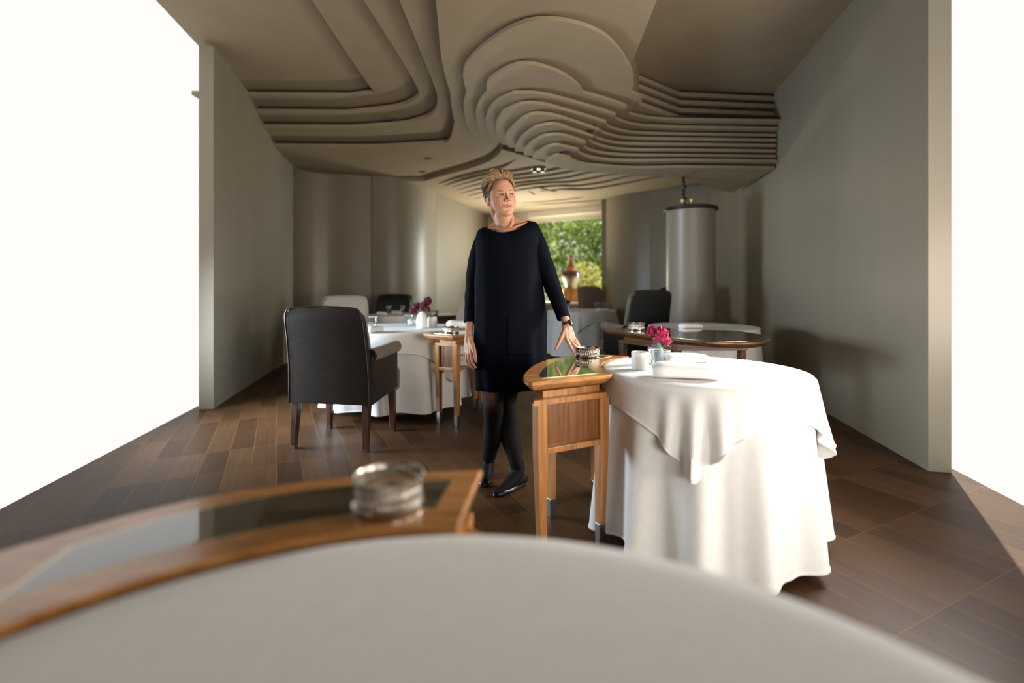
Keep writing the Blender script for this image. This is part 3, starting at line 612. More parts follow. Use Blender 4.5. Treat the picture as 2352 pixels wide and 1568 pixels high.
# ------------------------------------------------------------------ armchairs
def armchair(label, loc, rz, m_out, m_in, H=0.97, tufts=False, W=0.60, scroll=True):
    t = thing('armchair', (loc[0], loc[1], 0), rz, label, 'armchair', 'dining armchairs')
    w = W/2
    # seat frame and cushion (front is +y)
    MB().rbox((0, 0.02, 0.345), (W-0.06, 0.50, 0.09), 0.02).build('seat_frame', M[m_out], t)
    MB().rbox((0, 0.06, 0.432), (W-0.12, 0.50, 0.105), 0.035).rbox((0, 0.252, 0.395), (W-0.015, 0.115, 0.18), 0.03).build('seat', M[m_in], t, subsurf=1)
    # backrest: leather shell outside, fabric inside, leaning backwards
    def back(y, th, wid, z0, z1, lean, r):
        R = []; hz = (z1-z0)
        for k in range(13):
            u = k/12; e = 0.0
            if u > 0.86: e = (u-0.86)/0.14
            ww = wid*(1-0.06*u)-0.045*(1-math.sqrt(max(0, 1-e*e))); tt = th*(1-0.25*u)*(1-0.35*e*e); yy = y-lean*u*u
            z = z0+hz*u
            o = []
            for sx, sy, a0 in ((1, 1, 0), (-1, 1, 90), (-1, -1, 180), (1, -1, 270)):
                for q in range(5):
                    a = math.radians(a0+90*q/4); o.append((sx*(ww-r)+r*math.cos(a), yy+sy*max(tt/2-r, 0.001)+min(r, tt/2)*math.sin(a), z+0.018*(1-(abs(sx*(ww-r)+r*math.cos(a))/ww)**2)*u))
            R.append(o)
        return R
    sh = MB().loft(back(-0.235, 0.055, w, 0.315, H, 0.10, 0.022)).build('backrest', M[m_out], t, auto=50)
    inn = MB().loft(back(-0.180, 0.085, w-0.022, 0.42, H-0.012, 0.10, 0.03)).build('back_cushion', M[m_in], t, auto=50)
    def edge(u):
        e = max(0, (u-0.86)/0.14); return w*(1-0.06*u)-0.045*(1-math.sqrt(max(0, 1-e*e)))-0.008
    us = [0, 0.2, 0.4, 0.6, 0.75, 0.86, 0.90, 0.94, 0.97, 0.99]
    side_ = [(edge(u), -0.235-0.10*u*u-0.0275*(1-0.25*u)+0.004, 0.315+(H-0.315)*u) for u in us]
    topz = [(edge(1.0)*q, -0.335-0.010, H+0.018*(1-(q*edge(1.0)/(w*0.94))**2)-0.006) for q in (0.9, 0.5, 0.0, -0.5, -0.9)]
    pp = side_+topz+[(-x, y, z) for x, y, z in reversed(side_)]
    MB().tube(pp, 0.006, 8).build('piping', M[m_out], sh)
    if tufts:
        for x in (-0.13, 0.0, 0.13):
            for z in (0.62, 0.76, 0.9):
                u = (z-0.42)/(H-0.43); MB().ball((x, -0.138-0.1*u*u+0.011*u, z), (0.014, 0.007, 0.014), 12, 6).build('button', M[m_in], inn)
    for s in (-1, 1):
        x = s*(w-0.02)
        side = MB().loft([[(x-0.03, y, z) for y, z in ((-0.25, 0.31), (0.20, 0.345), (0.20, 0.63), (-0.25, 0.64))], [(x+0.03, y, z) for y, z in ((-0.25, 0.31), (0.20, 0.345), (0.20, 0.63), (-0.25, 0.64))]]).build('armrest', M[m_out], t, flat=True, bevel=0.012)
        MB().tube([(x, -0.22, 0.640), (x, -0.05, 0.643), (x, 0.235, 0.652)], 0.046, 16, 3, dome=False).build('arm_pad', M[m_in], side)
        MB().lathe([(0.040, 0), (0.045, 0.004), (0.045, 0.012)], (0, 0, 0), 20).build('arm_end', M[m_out], side).matrix_local = Matrix.Translation((x, -0.231, 0.640)) @ Matrix.Rotation(-PI/2, 4, 'X')
    for sx in (-1, 1):
        for sy in (-1, 1):
            x, y = sx*(w-0.045), (0.215 if sy > 0 else -0.225)
            dx, dy = sx*0.006, (0.01 if sy > 0 else -0.03)
            def sq(h, z, k): return [(x+dx*k+a*h, y+dy*k+b*h, z) for a, b in ((-1, -1), (1, -1), (1, 1), (-1, 1))]
            l = MB().loft([sq(0.026, 0.325, 0), sq(0.019, 0.022, 0.93)]).build('leg', M['dark_wood'], t, flat=True, bevel=0.004)
            MB().loft([sq(0.0195, 0.024, 0.93), sq(0.0185, 0.0, 1)]).build('leg_cap', M['steel'], l, flat=True)
    return t
R_ = math.radians
armchair('brown leather armchair seen from behind at the left edge, taupe arm pad', (-1.205, 3.53), R_(-8), 'leather', 'taupe', 0.965)
armchair('pale grey armchair half hidden behind the brown leather armchair', (-2.02, 5.85), R_(200), 'pale', 'pale', 0.985)
armchair('dark armchair against the left wall behind the grey-clothed table', (-1.86, 7.45), R_(184), 'leather_blue', 'leather_blue', 0.985)
armchair('taupe fabric armchair behind the napkin on the left white table', (-0.52, 5.45), R_(152), 'taupe', 'taupe', 1.0)
armchair('black-backed armchair behind the dark crescent sideboard, seen from behind', (1.42, 5.62), R_(20), 'leather_blue', 'taupe', 1.065, W=0.57)
armchair('button-tufted taupe armchair standing in front of the garden window', (1.66, 9.2), R_(205), 'taupe', 'taupe', 1.12, tufts=True)
armchair('dark brown armchair mostly hidden behind the pale pillar at the right', (2.36, 7.1), R_(150), 'leather', 'leather', 1.10)

# ------------------------------------------------------------------ pillar with a dark top at the right edge
t = thing('display_pillar', (2.2, 5.95, 0), 0, 'pale round display pillar with a dark top at the right edge', 'pillar')
MB().lathe([(0.30, 0.0), (0.30, 0.06), (0.285, 0.065), (0.285, 2.03), (0.29, 2.04)], seg=48).build('shaft', M['wall'], t)
MB().lathe([(0.31, 2.04), (0.32, 2.05), (0.32, 2.075), (0.30, 2.085)], seg=48).build('top', M['black'], t)
t = thing('bead_strand', (2.10, 5.9, 2.085), 0, 'dark beaded strand standing on top of the pale pillar', 'ornament')
MB().tube([(0, 0, 0), (0, 0, 0.6)], 0.008, 8).build('rod', M['black'], t)
bd = MB()
for k in range(11): bd.ball((0.012*math.sin(k*2), 0.012*math.cos(k*2), 0.05+0.05*k), (0.024, 0.024, 0.023), 12, 8)
bd.build('beads', M['black'], t)
for i, (x, y) in enumerate(((2.02, 5.72), (2.12, 5.70))):
    t = thing('candle_holder', (x, y, 2.085), 0, ['small gold candle holder on the pillar, nearer its left rim', 'small gold candle holder on the pillar, nearer the beaded strand'][i], 'candle holder', 'gold candle holders')
    MB().lathe([(0.03, 0), (0.032, 0.004), (0.012, 0.01), (0.012, 0.02), (0.026, 0.028), (0.028, 0.06), (0.024, 0.06)], seg=20).build('cup', M['gold'], t)

# ------------------------------------------------------------------ pierced silver wine coasters
def coaster(loc, label, r=0.062, h=0.050):
    t = thing('wine_coaster', loc, 0, label, 'wine coaster', 'silver wine coasters')
    MB().lathe([(r*1.00, 0.0), (r*1.07, 0.002), (r*1.08, 0.006), (r*1.0, 0.010), (r*0.97, 0.012)], seg=56).build('foot_ring', M['silver'], t)
    MB().lathe([(r*0.97, 0.004), (r*0.97, 0.0085), (0.004, 0.010)], seg=40).build('base', M['dark_wood'], t)
    g = MB(); n = 34; rw = r*0.985; z0, z1 = 0.012, h-0.009
    def P(u, z): return (rw*math.cos(u), rw*math.sin(u), z)
    for k in range(n):
        for (za, zb, off, wx, wz) in ((z0, z0+(z1-z0)*0.66, 0.0, 0.56, 0.70), (z0+(z1-z0)*0.66, z1, 0.5, 0.46, 0.50)):
            u0 = 2*PI*(k+off)/n; du = 2*PI/n; zc = (za+zb)/2; hz = (zb-za)/2; out = []; inn = []
            for q in range(16):
                b = 2*PI*q/16; cx, sz = math.cos(b), math.sin(b); m_ = max(abs(cx), abs(sz))
                out.append(P(u0+du/2*cx/m_, zc+hz*sz/m_)); inn.append(P(u0+du/2*wx*cx, zc+hz*wz*sz))
            g.add(out+inn, [(q, (q+1) % 16, 16+(q+1) % 16, 16+q) for q in range(16)])
    gal = g.build('pierced_gallery', M['silver'], t); md = gal.modifiers.new('thick', 'SOLIDIFY'); md.thickness = 0.0016; md.offset = 0
    MB().lathe([(r*0.96, 0.010), (r*1.0, 0.010), (r*1.0, 0.0135), (r*0.96, 0.0135), (r*0.96, 0.010)], seg=56, cap0=False, cap1=False).build('lower_band', M['silver'], t)
    MB().lathe([(r*0.955, h-0.010), (r*1.0, h-0.010), (r*1.03, h-0.003), (r*1.04, h), (r*1.0, h), (r*0.965, h-0.004), (r*0.955, h-0.010)], seg=56, cap0=False, cap1=False).build('rim', M['silver'], t)
    b = MB()
    for k in range(60):
        a = 2*PI*k/60; b.ball((r*1.035*math.cos(a), r*1.035*math.sin(a), h-0.001), 0.0024, 6, 4)
    b.build('beading', M['silver'], t)
    return t
ZI = HT+0.0012
x, y = onto(1350, 819, ZI); CO = Vector((x, y))
coaster((x, y, ZI), 'pierced silver wine coaster the woman touches on the cherry sideboard')
coaster((-0.208, 0.815, ZI), 'large blurred silver wine coaster at the lower left front', 0.055, 0.050)
x, y = onto(1036, 764, ZI); coaster((x, y, ZI), 'silver wine coaster on the sideboard left of the woman\'s arm')
x, y = onto(1462, 757.5, ZI); coaster((x, y, ZI), 'silver wine coaster on the dark crescent sideboard', 0.068, 0.062)
x, y = onto(1001, 722.5, ZI); coaster((x-0.02, y-0.03, ZI), 'tiny silver wine coaster by the far left wall', 0.062, 0.055)

# ------------------------------------------------------------------ things on the tables
ZC = HT+0.001
def candle(loc, label, r=0.038, h=0.078):
    t = thing('candle_pot', loc, 0, label, 'candle pot', 'white candle pots')
    MB().lathe([(r*0.97, 0), (r, 0.003), (r, h*0.78), (r*0.985, h*0.785), (r*0.985, h*0.80), (r, h*0.805), (r, h-0.002), (r*0.96, h), (r*0.9, h), (r*0.88, h*0.86), (0.003, h*0.85)], seg=40).build('pot', M['china'], t)
    MB().tube([(0, 0, h*0.85), (0.001, 0, h*0.97)], 0.0012, 6).build('wick', M['black'], t)
    return t
def tumbler(loc, label, r=0.04, h=0.085, grp='water tumblers'):
    t = thing('tumbler', loc, 0, label, 'glass', grp)
    MB().lathe([(r*0.70, 0), (r*0.74, 0.002), (r, h-0.001), (r*0.985, h), (r*0.965, h-0.001), (r*0.70, 0.008), (0.002, 0.007)], seg=40).build('tumbler_glass', M['glass'], t)
    MB().lathe([(r*0.975, h-0.0012), (r*1.0, h), (r*0.975, h+0.0012), (r*0.955, h), (r*0.975, h-0.0012)], seg=40, cap0=False, cap1=False).build('rim', M['china'], t)
    return t
def napkin(loc, rz, label, size=(0.20, 0.12, 0.045), roll=True):
    t = thing('folded_napkin', loc, rz, label, 'napkin', 'folded white napkins')
    L, W, h = size; mb = MB()
    n = 4; rings = []
    prof = []
    for k in range(25):                       # soft flat roll, seen end-on
        a = 2*PI*k/24
        prof.append((W/2*math.copysign(abs(math.cos(a))**0.7, math.cos(a)), h/2+h/2*math.copysign(abs(math.sin(a))**0.8, math.sin(a))))
    for j in range(13):
        u = j/12; s = 1.0-0.30*abs(2*u-1)**9
        rings.append([((u-0.5)*L+0.004*math.sin(5*p[1]/h+j), p[0]*s+0.006*math.sin(3*u), max(0, p[1]*(0.97+0.05*math.sin(4*u+1))*s)) for p in prof[:-1]])
    body = mb.loft(rings).build('linen_roll', M['napkin'], t, auto=60)
    s2 = MB(); sp = []
    for k in range(40):
        a = k*0.33; q = 1-k/46
        sp.append((L/2*0.985, W*0.40*q*math.cos(a)*0.9, h/2+h*0.38*q*math.sin(a)))
    s2.tube(sp, 0.0016, 5).build('folded_edge', M['napkin'], body)
    return t
def peony(loc, label, heads, mat_, seed, h0=0.0, grp='magenta peonies'):
    rn = random.Random(seed); t = thing('peony', loc, 0, label, 'flower', grp)
    for (hx, hy, hz, r) in heads:
        mb = MB()
        for k in range(260):
            lay = k/260; up = Vector((rn.gauss(0, 1), rn.gauss(0, 1), rn.gauss(0.25, 0.8))).normalized()
            d = r*(0.30+0.62*lay**0.6); p = Vector((hx, hy, hz))+up*d*0.82
            side = up.cross(Vector((rn.gauss(0, 1), rn.gauss(0, 1), rn.gauss(0, 1)))).normalized(); fwd = side.cross(up).normalized()
            w = r*rn.uniform(0.15, 0.30); ln = r*rn.uniform(0.20, 0.40); vs = []; fs = []
            for a in range(5):
                for b in range(4):
                    u, v = a/4*2-1, b/3
                    ww = w*(0.45+0.55*math.sin(PI*min(1, v*0.75+0.2)))
                    q = p+side*(u*ww)+fwd*((v-0.3)*ln)+up*(0.30*w*(u*u)*1.0+0.35*ln*v*v+rn.uniform(-1, 1)*0.05*r)
                    if b == 3: q += up*rn.uniform(-0.10, 0.16)*r
                    vs.append(q)
            for a in range(4):
                for b in range(3): i = a*4+b; fs.append((i, i+1, i+5, i+4))
            mb.add(vs, fs, min(1, max(0, 0.25+0.6*lay+rn.uniform(-0.3, 0.3))))
        mb.ball((hx, hy, hz), r*0.5, 12, 8, tone=0.1)
        bl = mb.build('bloom', mat_, t, auto=80)
        st = MB(); st.tube([(0, 0, h0), (hx*0.4, hy*0.4, (h0+hz)*0.5), (hx, hy, hz-r*0.4)], 0.0035, 7, 4); st.build('stem', M['stem'], t)
        lf = MB()
        for q in range(3):
            a = rn.uniform(0, 6.28); d = Vector((math.cos(a), math.sin(a), -0.3)); b = Vector((-math.sin(a), math.cos(a), 0)); c0 = Vector((hx, hy, hz-r*0.75))
            lf.add([c0, c0+d*r*0.4+b*r*0.16, c0+d*r*0.9, c0+d*r*0.4-b*r*0.16, c0+d*r*0.45+Vector((0, 0, 0.1*r))], [(0, 1, 4), (1, 2, 4), (2, 3, 4), (3, 0, 4)])
        lf.build('leaf', M['stem'], t)
    return t
def vase(loc, label, prof, m, grp='bud vases'):
    t = thing('flower_vase', loc, 0, label, 'vase', grp)
    MB().lathe(prof, seg=40).build('body', M[m], t)
    r, z = prof[-3][0], max(p[1] for p in prof)
    MB().lathe([(r*0.9, z-0.001), (r*1.02, z+0.0005), (r*0.9, z+0.002), (r*0.82, z+0.0005), (r*0.9, z-0.001)], seg=40, cap0=False, cap1=False).build('lip', M[m], t)
    return t
# right table
x, y = onto(1470, 847.5, ZC); candle((x, y, ZC), 'white candle pot beside the glass on the right-hand table')
tumbler((0.640, 2.10, ZC), 'clear tumbler in front of the grey-blue vase', 0.047, 0.092)
x, y = 0.700, 2.33
vase((x, y, ZC), 'small grey-blue bud vase holding the single magenta flower', [(0.022, 0), (0.026, 0.002), (0.034, 0.028), (0.034, 0.050), (0.022, 0.082), (0.0145, 0.10), (0.013, 0.10), (0.012, 0.08), (0.003, 0.02)], 'stoneware')
peony((x, y, ZC), 'single frilly magenta peony in the grey-blue vase', [(0.012, -0.01, 0.138, 0.047), (0.045, 0.0, 0.105, 0.026), (-0.025, 0.0, 0.155, 0.03)], M['petal'], 3, 0.03)
napkin((0.70, 1.955, ZC), R_(-14), 'rolled white napkin near the front edge of the right-hand table', (0.25, 0.125, 0.062))
napkin((0.845, 2.36, ZC), R_(10), 'folded white napkin behind the magenta flower\'s vase', (0.22, 0.12, 0.045))
# left table
x, y = onto(969, 753, ZC)
vase((x, y, ZC), 'white stoneware vase holding the dark red flowers', [(0.043, 0), (0.048, 0.003), (0.050, 0.04), (0.047, 0.09), (0.036, 0.135), (0.032, 0.148), (0.028, 0.148), (0.030, 0.12), (0.003, 0.02)], 'china')
peony((x, y, ZC), 'bunch of dark red peonies in the white vase', [(-0.075, -0.02, 0.155, 0.042), (0.015, 0.0, 0.20, 0.046), (0.05, 0.02, 0.245, 0.042), (-0.045, 0.02, 0.20, 0.038), (0.055, -0.03, 0.17, 0.032)], M['petal_dark'], 8, 0.04)
x, y = onto(993, 751, ZC); candle((x, y, ZC), 'white candle pot beside the white vase on the left table', 0.043, 0.092)
x, y = onto(940, 747, ZC); tumbler((x, y, ZC), 'clear tumbler left of the white vase', 0.045, 0.098)
x, y = onto(953, 743.5, ZC); napkin((x, y-0.02, ZC), R_(20), 'white napkin behind the tumbler and white vase', (0.13, 0.09, 0.05))
x, y = onto(863, 763, ZC); napkin((x-0.02, y, ZC), R_(70), 'white napkin beside the brown armchair\'s back', (0.18, 0.11, 0.055))
x, y = onto(857, 751, ZC); tumbler((x, y, ZC), 'clear tumbler next to the brown armchair\'s back', 0.04, 0.095)
x, y = onto(1058, 754, ZC); napkin((x-0.02, y-0.02, ZC), R_(8), 'large folded white napkin just left of the woman\'s sleeve', (0.20, 0.15, 0.075))
# linen on the shelf of the left sideboard
for k, (lb, s, dz) in enumerate((('stack of white linen on the shelf, lowest cloth', (0.15, 0.20, 0.022), 0), ('stack of white linen on the shelf, middle cloth', (0.14, 0.19, 0.020), 0.0225), ('rolled white cloth on top of the linen on the shelf', (0.10, 0.15, 0.035), 0.043))):
    t = thing('folded_cloth', (-0.400, 4.145, 0.4475+dz), R_(-18+4*k), lb, 'linen', 'linen on the sideboard shelf')
    a = MB().rbox((0, 0, s[2]/2), s, min(s[2]*0.45, 0.012)).build('cloth_fold', M['napkin'], t)
# far left table
for px, py, r, h, lb in ((893, 719, 0.035, 0.10, 'tumbler on the far left table, left of the pair'), (925, 718, 0.035, 0.10, 'tumbler on the far left table, in front of the dark armchair\'s edge')):
    x, y = onto(px, py, ZC-0.009); tumbler((x, y, ZC-0.009), lb, r, h)
for px, py, rz, lb in ((876, 724, 5, 'white napkin at the left rim of the far left table'), (910, 721.5, -10, 'white napkin between the tumblers on the far left table')):
    x, y = onto(px, py, ZC-0.009); napkin((x, y, ZC-0.009), R_(rz), lb, (0.13, 0.09, 0.05))
# window table
for k, (px, py) in enumerate(((1369, 710), (1377, 709), (1388, 710))):
    x, y = onto(px, py, ZC); tumbler((x, y, ZC), ['tumbler in front of the tufted armchair, leftmost of three', 'tumbler in front of the tufted armchair, middle of three', 'tumbler in front of the tufted armchair, rightmost of three'][k], 0.03, 0.11)
x, y = onto(1385, 714.5, ZC); napkin((x, y, ZC), R_(4), 'white napkin in front of the three tumblers by the window', (0.20, 0.11, 0.045))
x, y = onto(1303, 713.5, ZC)
vase((x, y, ZC), 'small white vase behind the woman\'s forearm', [(0.03, 0), (0.034, 0.01), (0.03, 0.07), (0.018, 0.09), (0.015, 0.09), (0.003, 0.02)], 'china')
peony((x, y, ZC), 'dark red flower peeking out behind the woman\'s forearm', [(0.0, 0, 0.135, 0.05)], M['petal_dark'], 5, 0.03)
# back right table
x, y = GT.x-0.22, GT.y-0.28; napkin((x, y, ZC-0.009), R_(10), 'white napkin on the table behind the dark crescent sideboard', (0.2, 0.12, 0.05))

# tall vase on its wooden pedestal in the window
t = thing('plinth', (1.33, 10.72, 0.7885), R_(0), 'orange-brown wooden plinth under the tall vase', 'plinth')
MB().box((0, 0, 0.145), (0.40, 0.34, 0.29)).build('plinth_block', wood('amber_plinth', (0.36, 0.13, 0.03), (0.60, 0.26, 0.07), (12, 12, 3), rough=0.3), t, flat=True, bevel=0.006)
MB().box((0, 0, 0.285), (0.41, 0.37, 0.012)).build('top_edge', M['cherry'], t, flat=True, bevel=0.003)
def vase_mat():
    m, nt, b = new_mat('flame_glaze'); tc = N(nt, 'ShaderNodeTexCoord'); sx = N(nt, 'ShaderNodeSeparateXYZ'); nt.links.new(tc.outputs['Object'], sx.inputs[0])
    nz = N(nt, 'ShaderNodeTexNoise'); nz.inputs['Scale'].default_value = 9; mp = N(nt, 'ShaderNodeMapping'); mp.inputs['Scale'].default_value = (3, 3, 0.5)
    nt.links.new(tc.outputs['Object'], mp.inputs[0]); nt.links.new(mp.outputs[0], nz.inputs['Vector'])
    ma = N(nt, 'ShaderNodeMath', operation='MULTIPLY_ADD'); ma.inputs[1].default_value = 0.16; nt.links.new(nz.outputs['Fac'], ma.inputs[0])
    mm = N(nt, 'ShaderNodeMath', operation='MULTIPLY_ADD'); mm.inputs[1].default_value = 1/0.75; mm.inputs[2].default_value = -0.08; nt.links.new(sx.outputs['Z'], mm.inputs[0]); nt.links.new(mm.outputs[0], ma.inputs[2])
    cr = N(nt, 'ShaderNodeValToRGB'); e = cr.color_ramp.elements
    e[0].position = 0.0; e[0].color = (0.50, 0.40, 0.26, 1); e[1].position = 1.0; e[1].color = (0.34, 0.22, 0.10, 1)
    for p, c in ((0.26, (0.46, 0.36, 0.22, 1)), (0.40, (0.07, 0.04, 0.03, 1)), (0.50, (0.06, 0.022, 0.018, 1)), (0.58, (0.36, 0.10, 0.04, 1)), (0.70, (0.30, 0.09, 0.03, 1)), (0.80, (0.34, 0.22, 0.12, 1))):
        x = e.new(p); x.color = c
    nt.links.new(ma.outputs[0], cr.inputs[0]); nt.links.new(cr.outputs[0], b.inputs['Base Color']); b.inputs['Roughness'].default_value = 0.15; b.inputs['Coat Weight'].default_value = 0.5
    return m
t = thing('tall_vase', (1.31, 10.72, 1.0805), 0, 'tall flame-glazed vase with slim neck standing in the garden window', 'vase')
vp = smooth([(0.095, 0, 0), (0.10, 0.01, 0), (0.13, 0.10, 0), (0.175, 0.22, 0), (0.195, 0.31, 0), (0.175, 0.38, 0), (0.11, 0.45, 0), (0.070, 0.51, 0), (0.060, 0.56, 0), (0.062, 0.66, 0), (0.070, 0.74, 0), (0.071, 0.755, 0)], 4)
MB().lathe([(p.x*1.1, p.y) for p in vp]+[(0.066, 0.755), (0.052, 0.66), (0.01, 0.60)], seg=48).build('body', vase_mat(), t)
# ------------------------------------------------------------------ the woman
from mathutils.bvhtree import BVHTree
PB = Vector((-0.03, 2.70, 0.0))
woman = thing('person', PB, 0, 'woman in a navy shift dress and black tights, one hand on the silver coaster', 'person')
YAW = math.radians(24); HC = Vector((-0.063, 2.665, 1.604))
hr = Vector((math.cos(YAW), math.sin(YAW), 0)); hf = Vector((math.sin(YAW), -math.cos(YAW), 0.03)).normalized(); hu = hr.cross(-hf).normalized()
if hu.z < 0: hu = -hu
ROLL = math.radians(7.5)
hr, hu = hr*math.cos(ROLL)+hu*math.sin(ROLL), hu*math.cos(ROLL)-hr*math.sin(ROLL)
def H(x, y, z): return HC+hr*x+hf*y+hu*z           # head space: x to the picture's right, y out of the face, z up
HM = Matrix((hr, hf, hu)).transposed()
body = MB()
# head: cranium, face block, jaw
body.ball(H(0, -0.020, 0.032), (0.074, 0.096, 0.088), 36, 24, HM)
face = []
for z, w, fr_, bk in ((0.075, 0.052, 0.058, -0.06), (0.055, 0.063, 0.0725, -0.05), (0.03, 0.0695, 0.0785, -0.04), (0.005, 0.0715, 0.0795, -0.035), (-0.02, 0.0715, 0.080, -0.03), (-0.04, 0.0695, 0.080, -0.025), (-0.06, 0.0650, 0.0795, -0.02), (-0.078, 0.0570, 0.0785, -0.012), (-0.094, 0.0455, 0.0775, 0.0), (-0.106, 0.034, 0.0755, 0.016), (-0.114, 0.022, 0.070, 0.03), (-0.118, 0.011, 0.063, 0.04)):
    ring = []; cy, hy = (fr_+bk)/2, (fr_-bk)/2
    for i in range(40):
        a = 2*PI*i/40; c, s = math.cos(a), math.sin(a)
        e = 0.86 if s > 0 else 0.8
        ring.append(H(w*math.copysign(abs(c)**0.92, c), cy+hy*math.copysign(abs(s)**e, s), z))
    face.append(ring)
body.loft(face)
nose = []
for z, y, w, b in ((0.024, 0.079, 0.0070, 0.06), (0.012, 0.0815, 0.0066, 0.06), (0.0, 0.0855, 0.0072, 0.06), (-0.012, 0.0925, 0.0085, 0.06), (-0.024, 0.1015, 0.0105, 0.06), (-0.032, 0.1045, 0.0130, 0.06), (-0.039, 0.1025, 0.0150, 0.06), (-0.044, 0.0935, 0.0140, 0.06)):
    nose.append([H(w*math.cos(a)*(1 if math.sin(a) < 0.3 else 0.8), b+(y-b)*max(0, math.sin(a)) if math.sin(a) > 0 else b, z) for a in [2*PI*i/20 for i in range(20)]])
body.loft(nose)
for s in (-1, 1):
    body.ball(H(s*0.0125, 0.0885, -0.037), (0.0065, 0.010, 0.0065), 12, 8, HM)                  # nostril wings
    ear = Matrix.Rotation(s*0.35, 3, 'Z') @ Matrix.Rotation(0.18, 3, 'X')
    E = HM @ ear
    tor = [H(0, 0, 0)+Vector(H(s*0.0765, -0.014, -0.012)-H(0, 0, 0))+E @ Vector((s*0.004*math.sin(a), 0.0165*math.cos(a)*(1.0 if math.sin(a) > 0 else 0.72), 0.029*math.sin(a))) for a in [2*PI*k/20 for k in range(21)]]
    body.tube(tor, 0.0042, 8)
    body.ball(H(s*0.0735, -0.012, -0.014), (0.005, 0.014, 0.024), 16, 10, E)
    body.ball(H(s*0.0765, -0.008, -0.040), (0.0048, 0.008, 0.009), 12, 8, E)
# neck and shoulders
body.tube([H(0, -0.030, 0.0), H(0, -0.018, -0.06), (-0.043, 2.685, 1.475), (-0.030, 2.70, 1.40)], [0.052, 0.050, 0.053, 0.063], 28, 5)
body.tube([H(0, -0.062, 0.0), H(0, -0.052, -0.045), (-0.055, 2.715, 1.49), (-0.04, 2.725, 1.42)], [0.052, 0.050, 0.050, 0.055], 24, 5)
for s in (-1, 1): body.tube([H(s*0.052, 0.0, -0.035), H(s*0.047, -0.02, -0.075), (-0.045+s*0.04, 2.69, 1.49)], [0.018, 0.020, 0.018], 14, 4)
for s in (-1, 1): body.tube([H(s*0.05, -0.035, -0.055), (-0.036+s*0.035, 2.655, 1.47), (-0.030+s*0.012, 2.628, 1.418)], [0.010, 0.0115, 0.008], 10, 4)   # neck tendons
body.tube([(-0.035, 2.71, 1.465), (-0.10, 2.706, 1.418), (-0.165, 2.70, 1.36)], [0.045, 0.042, 0.030], 20, 5)
body.tube([(-0.025, 2.71, 1.465), (0.06, 2.704, 1.440), (0.120, 2.695, 1.39)], [0.045, 0.042, 0.030], 20, 5)
body.ball((-0.022, 2.70, 1.365), (0.115, 0.072, 0.085), 28, 18)
for a, b in (((-0.045, 2.630, 1.418), (-0.13, 2.668, 1.428)), ((-0.012, 2.628, 1.420), (0.085, 2.665, 1.456))): body.tube([a, (Vector(a)+Vector(b))*0.5+Vector((0, -0.006, 0.002)), b], [0.007, 0.0085, 0.008], 10, 4)
# trunk inside the dress
body.tube([(-0.022, 2.70, 1.37), (-0.02, 2.70, 1.18), (-0.015, 2.70, 1.02), (-0.015, 2.705, 0.86)], [0.10, 0.105, 0.095, 0.115], 28, 5)
# arms
body.tube([(-0.175, 2.70, 1.355), (-0.208, 2.70, 1.24), (-0.217, 2.703, 1.105), (-0.228, 2.680, 0.97), (-0.238, 2.645, 0.845)], [0.034, 0.034, 0.028, 0.026, 0.0205], 20, 6)
body.tube([(0.135, 2.695, 1.39), (0.185, 2.68, 1.24), (0.236, 2.665, 1.10), (0.268, 2.625, 1.0), (0.292, 2.583, 0.905)], [0.034, 0.034, 0.028, 0.026, 0.0215], 20, 6)
def hand(wrist, fingers, thumb, r=1.0):
    w = Vector(wrist)
    ks = [Vector(f[0]) for f in fingers]; mid = (ks[1]+ks[2])*0.5
    for k in ks:
        st = w+(k-mid)*0.55; body.tube([st, st.lerp(k, 0.5), k], [0.0135*r, 0.0125*r, 0.0098*r], 12, 4)
    for a, b in zip(ks, ks[1:]):
        body.tube([w.lerp(a, 0.35), w.lerp((a+b)*0.5, 0.65), (a+b)*0.5], [0.012*r, 0.011*r, 0.0085*r], 10, 3)
    body.tube([w-(mid-w)*0.35, w, w+(mid-w)*0.25], [0.0205, 0.0198, 0.0185], 14, 3)
    for f, q in zip(fingers, (1.0, 1.04, 1.0, 0.88)):
        n_ = len(f); body.tube(f, [0.0092*q*r, 0.0088*q*r, 0.0080*q*r, 0.0066*q*r][:n_], 12, 4)
    body.tube(thumb, [0.0150*r, 0.0125*r, 0.0100*r, 0.0078*r], 12, 5)
hand((-0.238, 2.640, 0.832),
     [[(-0.219, 2.602, 0.752), (-0.217, 2.590, 0.722), (-0.209, 2.592, 0.694), (-0.196, 2.600, 0.672)],
      [(-0.234, 2.617, 0.747), (-0.233, 2.604, 0.714), (-0.224, 2.606, 0.683), (-0.207, 2.616, 0.662)],
      [(-0.247, 2.635, 0.749), (-0.247, 2.624, 0.716), (-0.239, 2.626, 0.688), (-0.223, 2.634, 0.667)],
      [(-0.257, 2.654, 0.758), (-0.258, 2.645, 0.731), (-0.252, 2.645, 0.708), (-0.240, 2.650, 0.689)]],
     [(-0.224, 2.622, 0.812), (-0.207, 2.594, 0.776), (-0.198, 2.580, 0.742), (-0.192, 2.578, 0.708)])
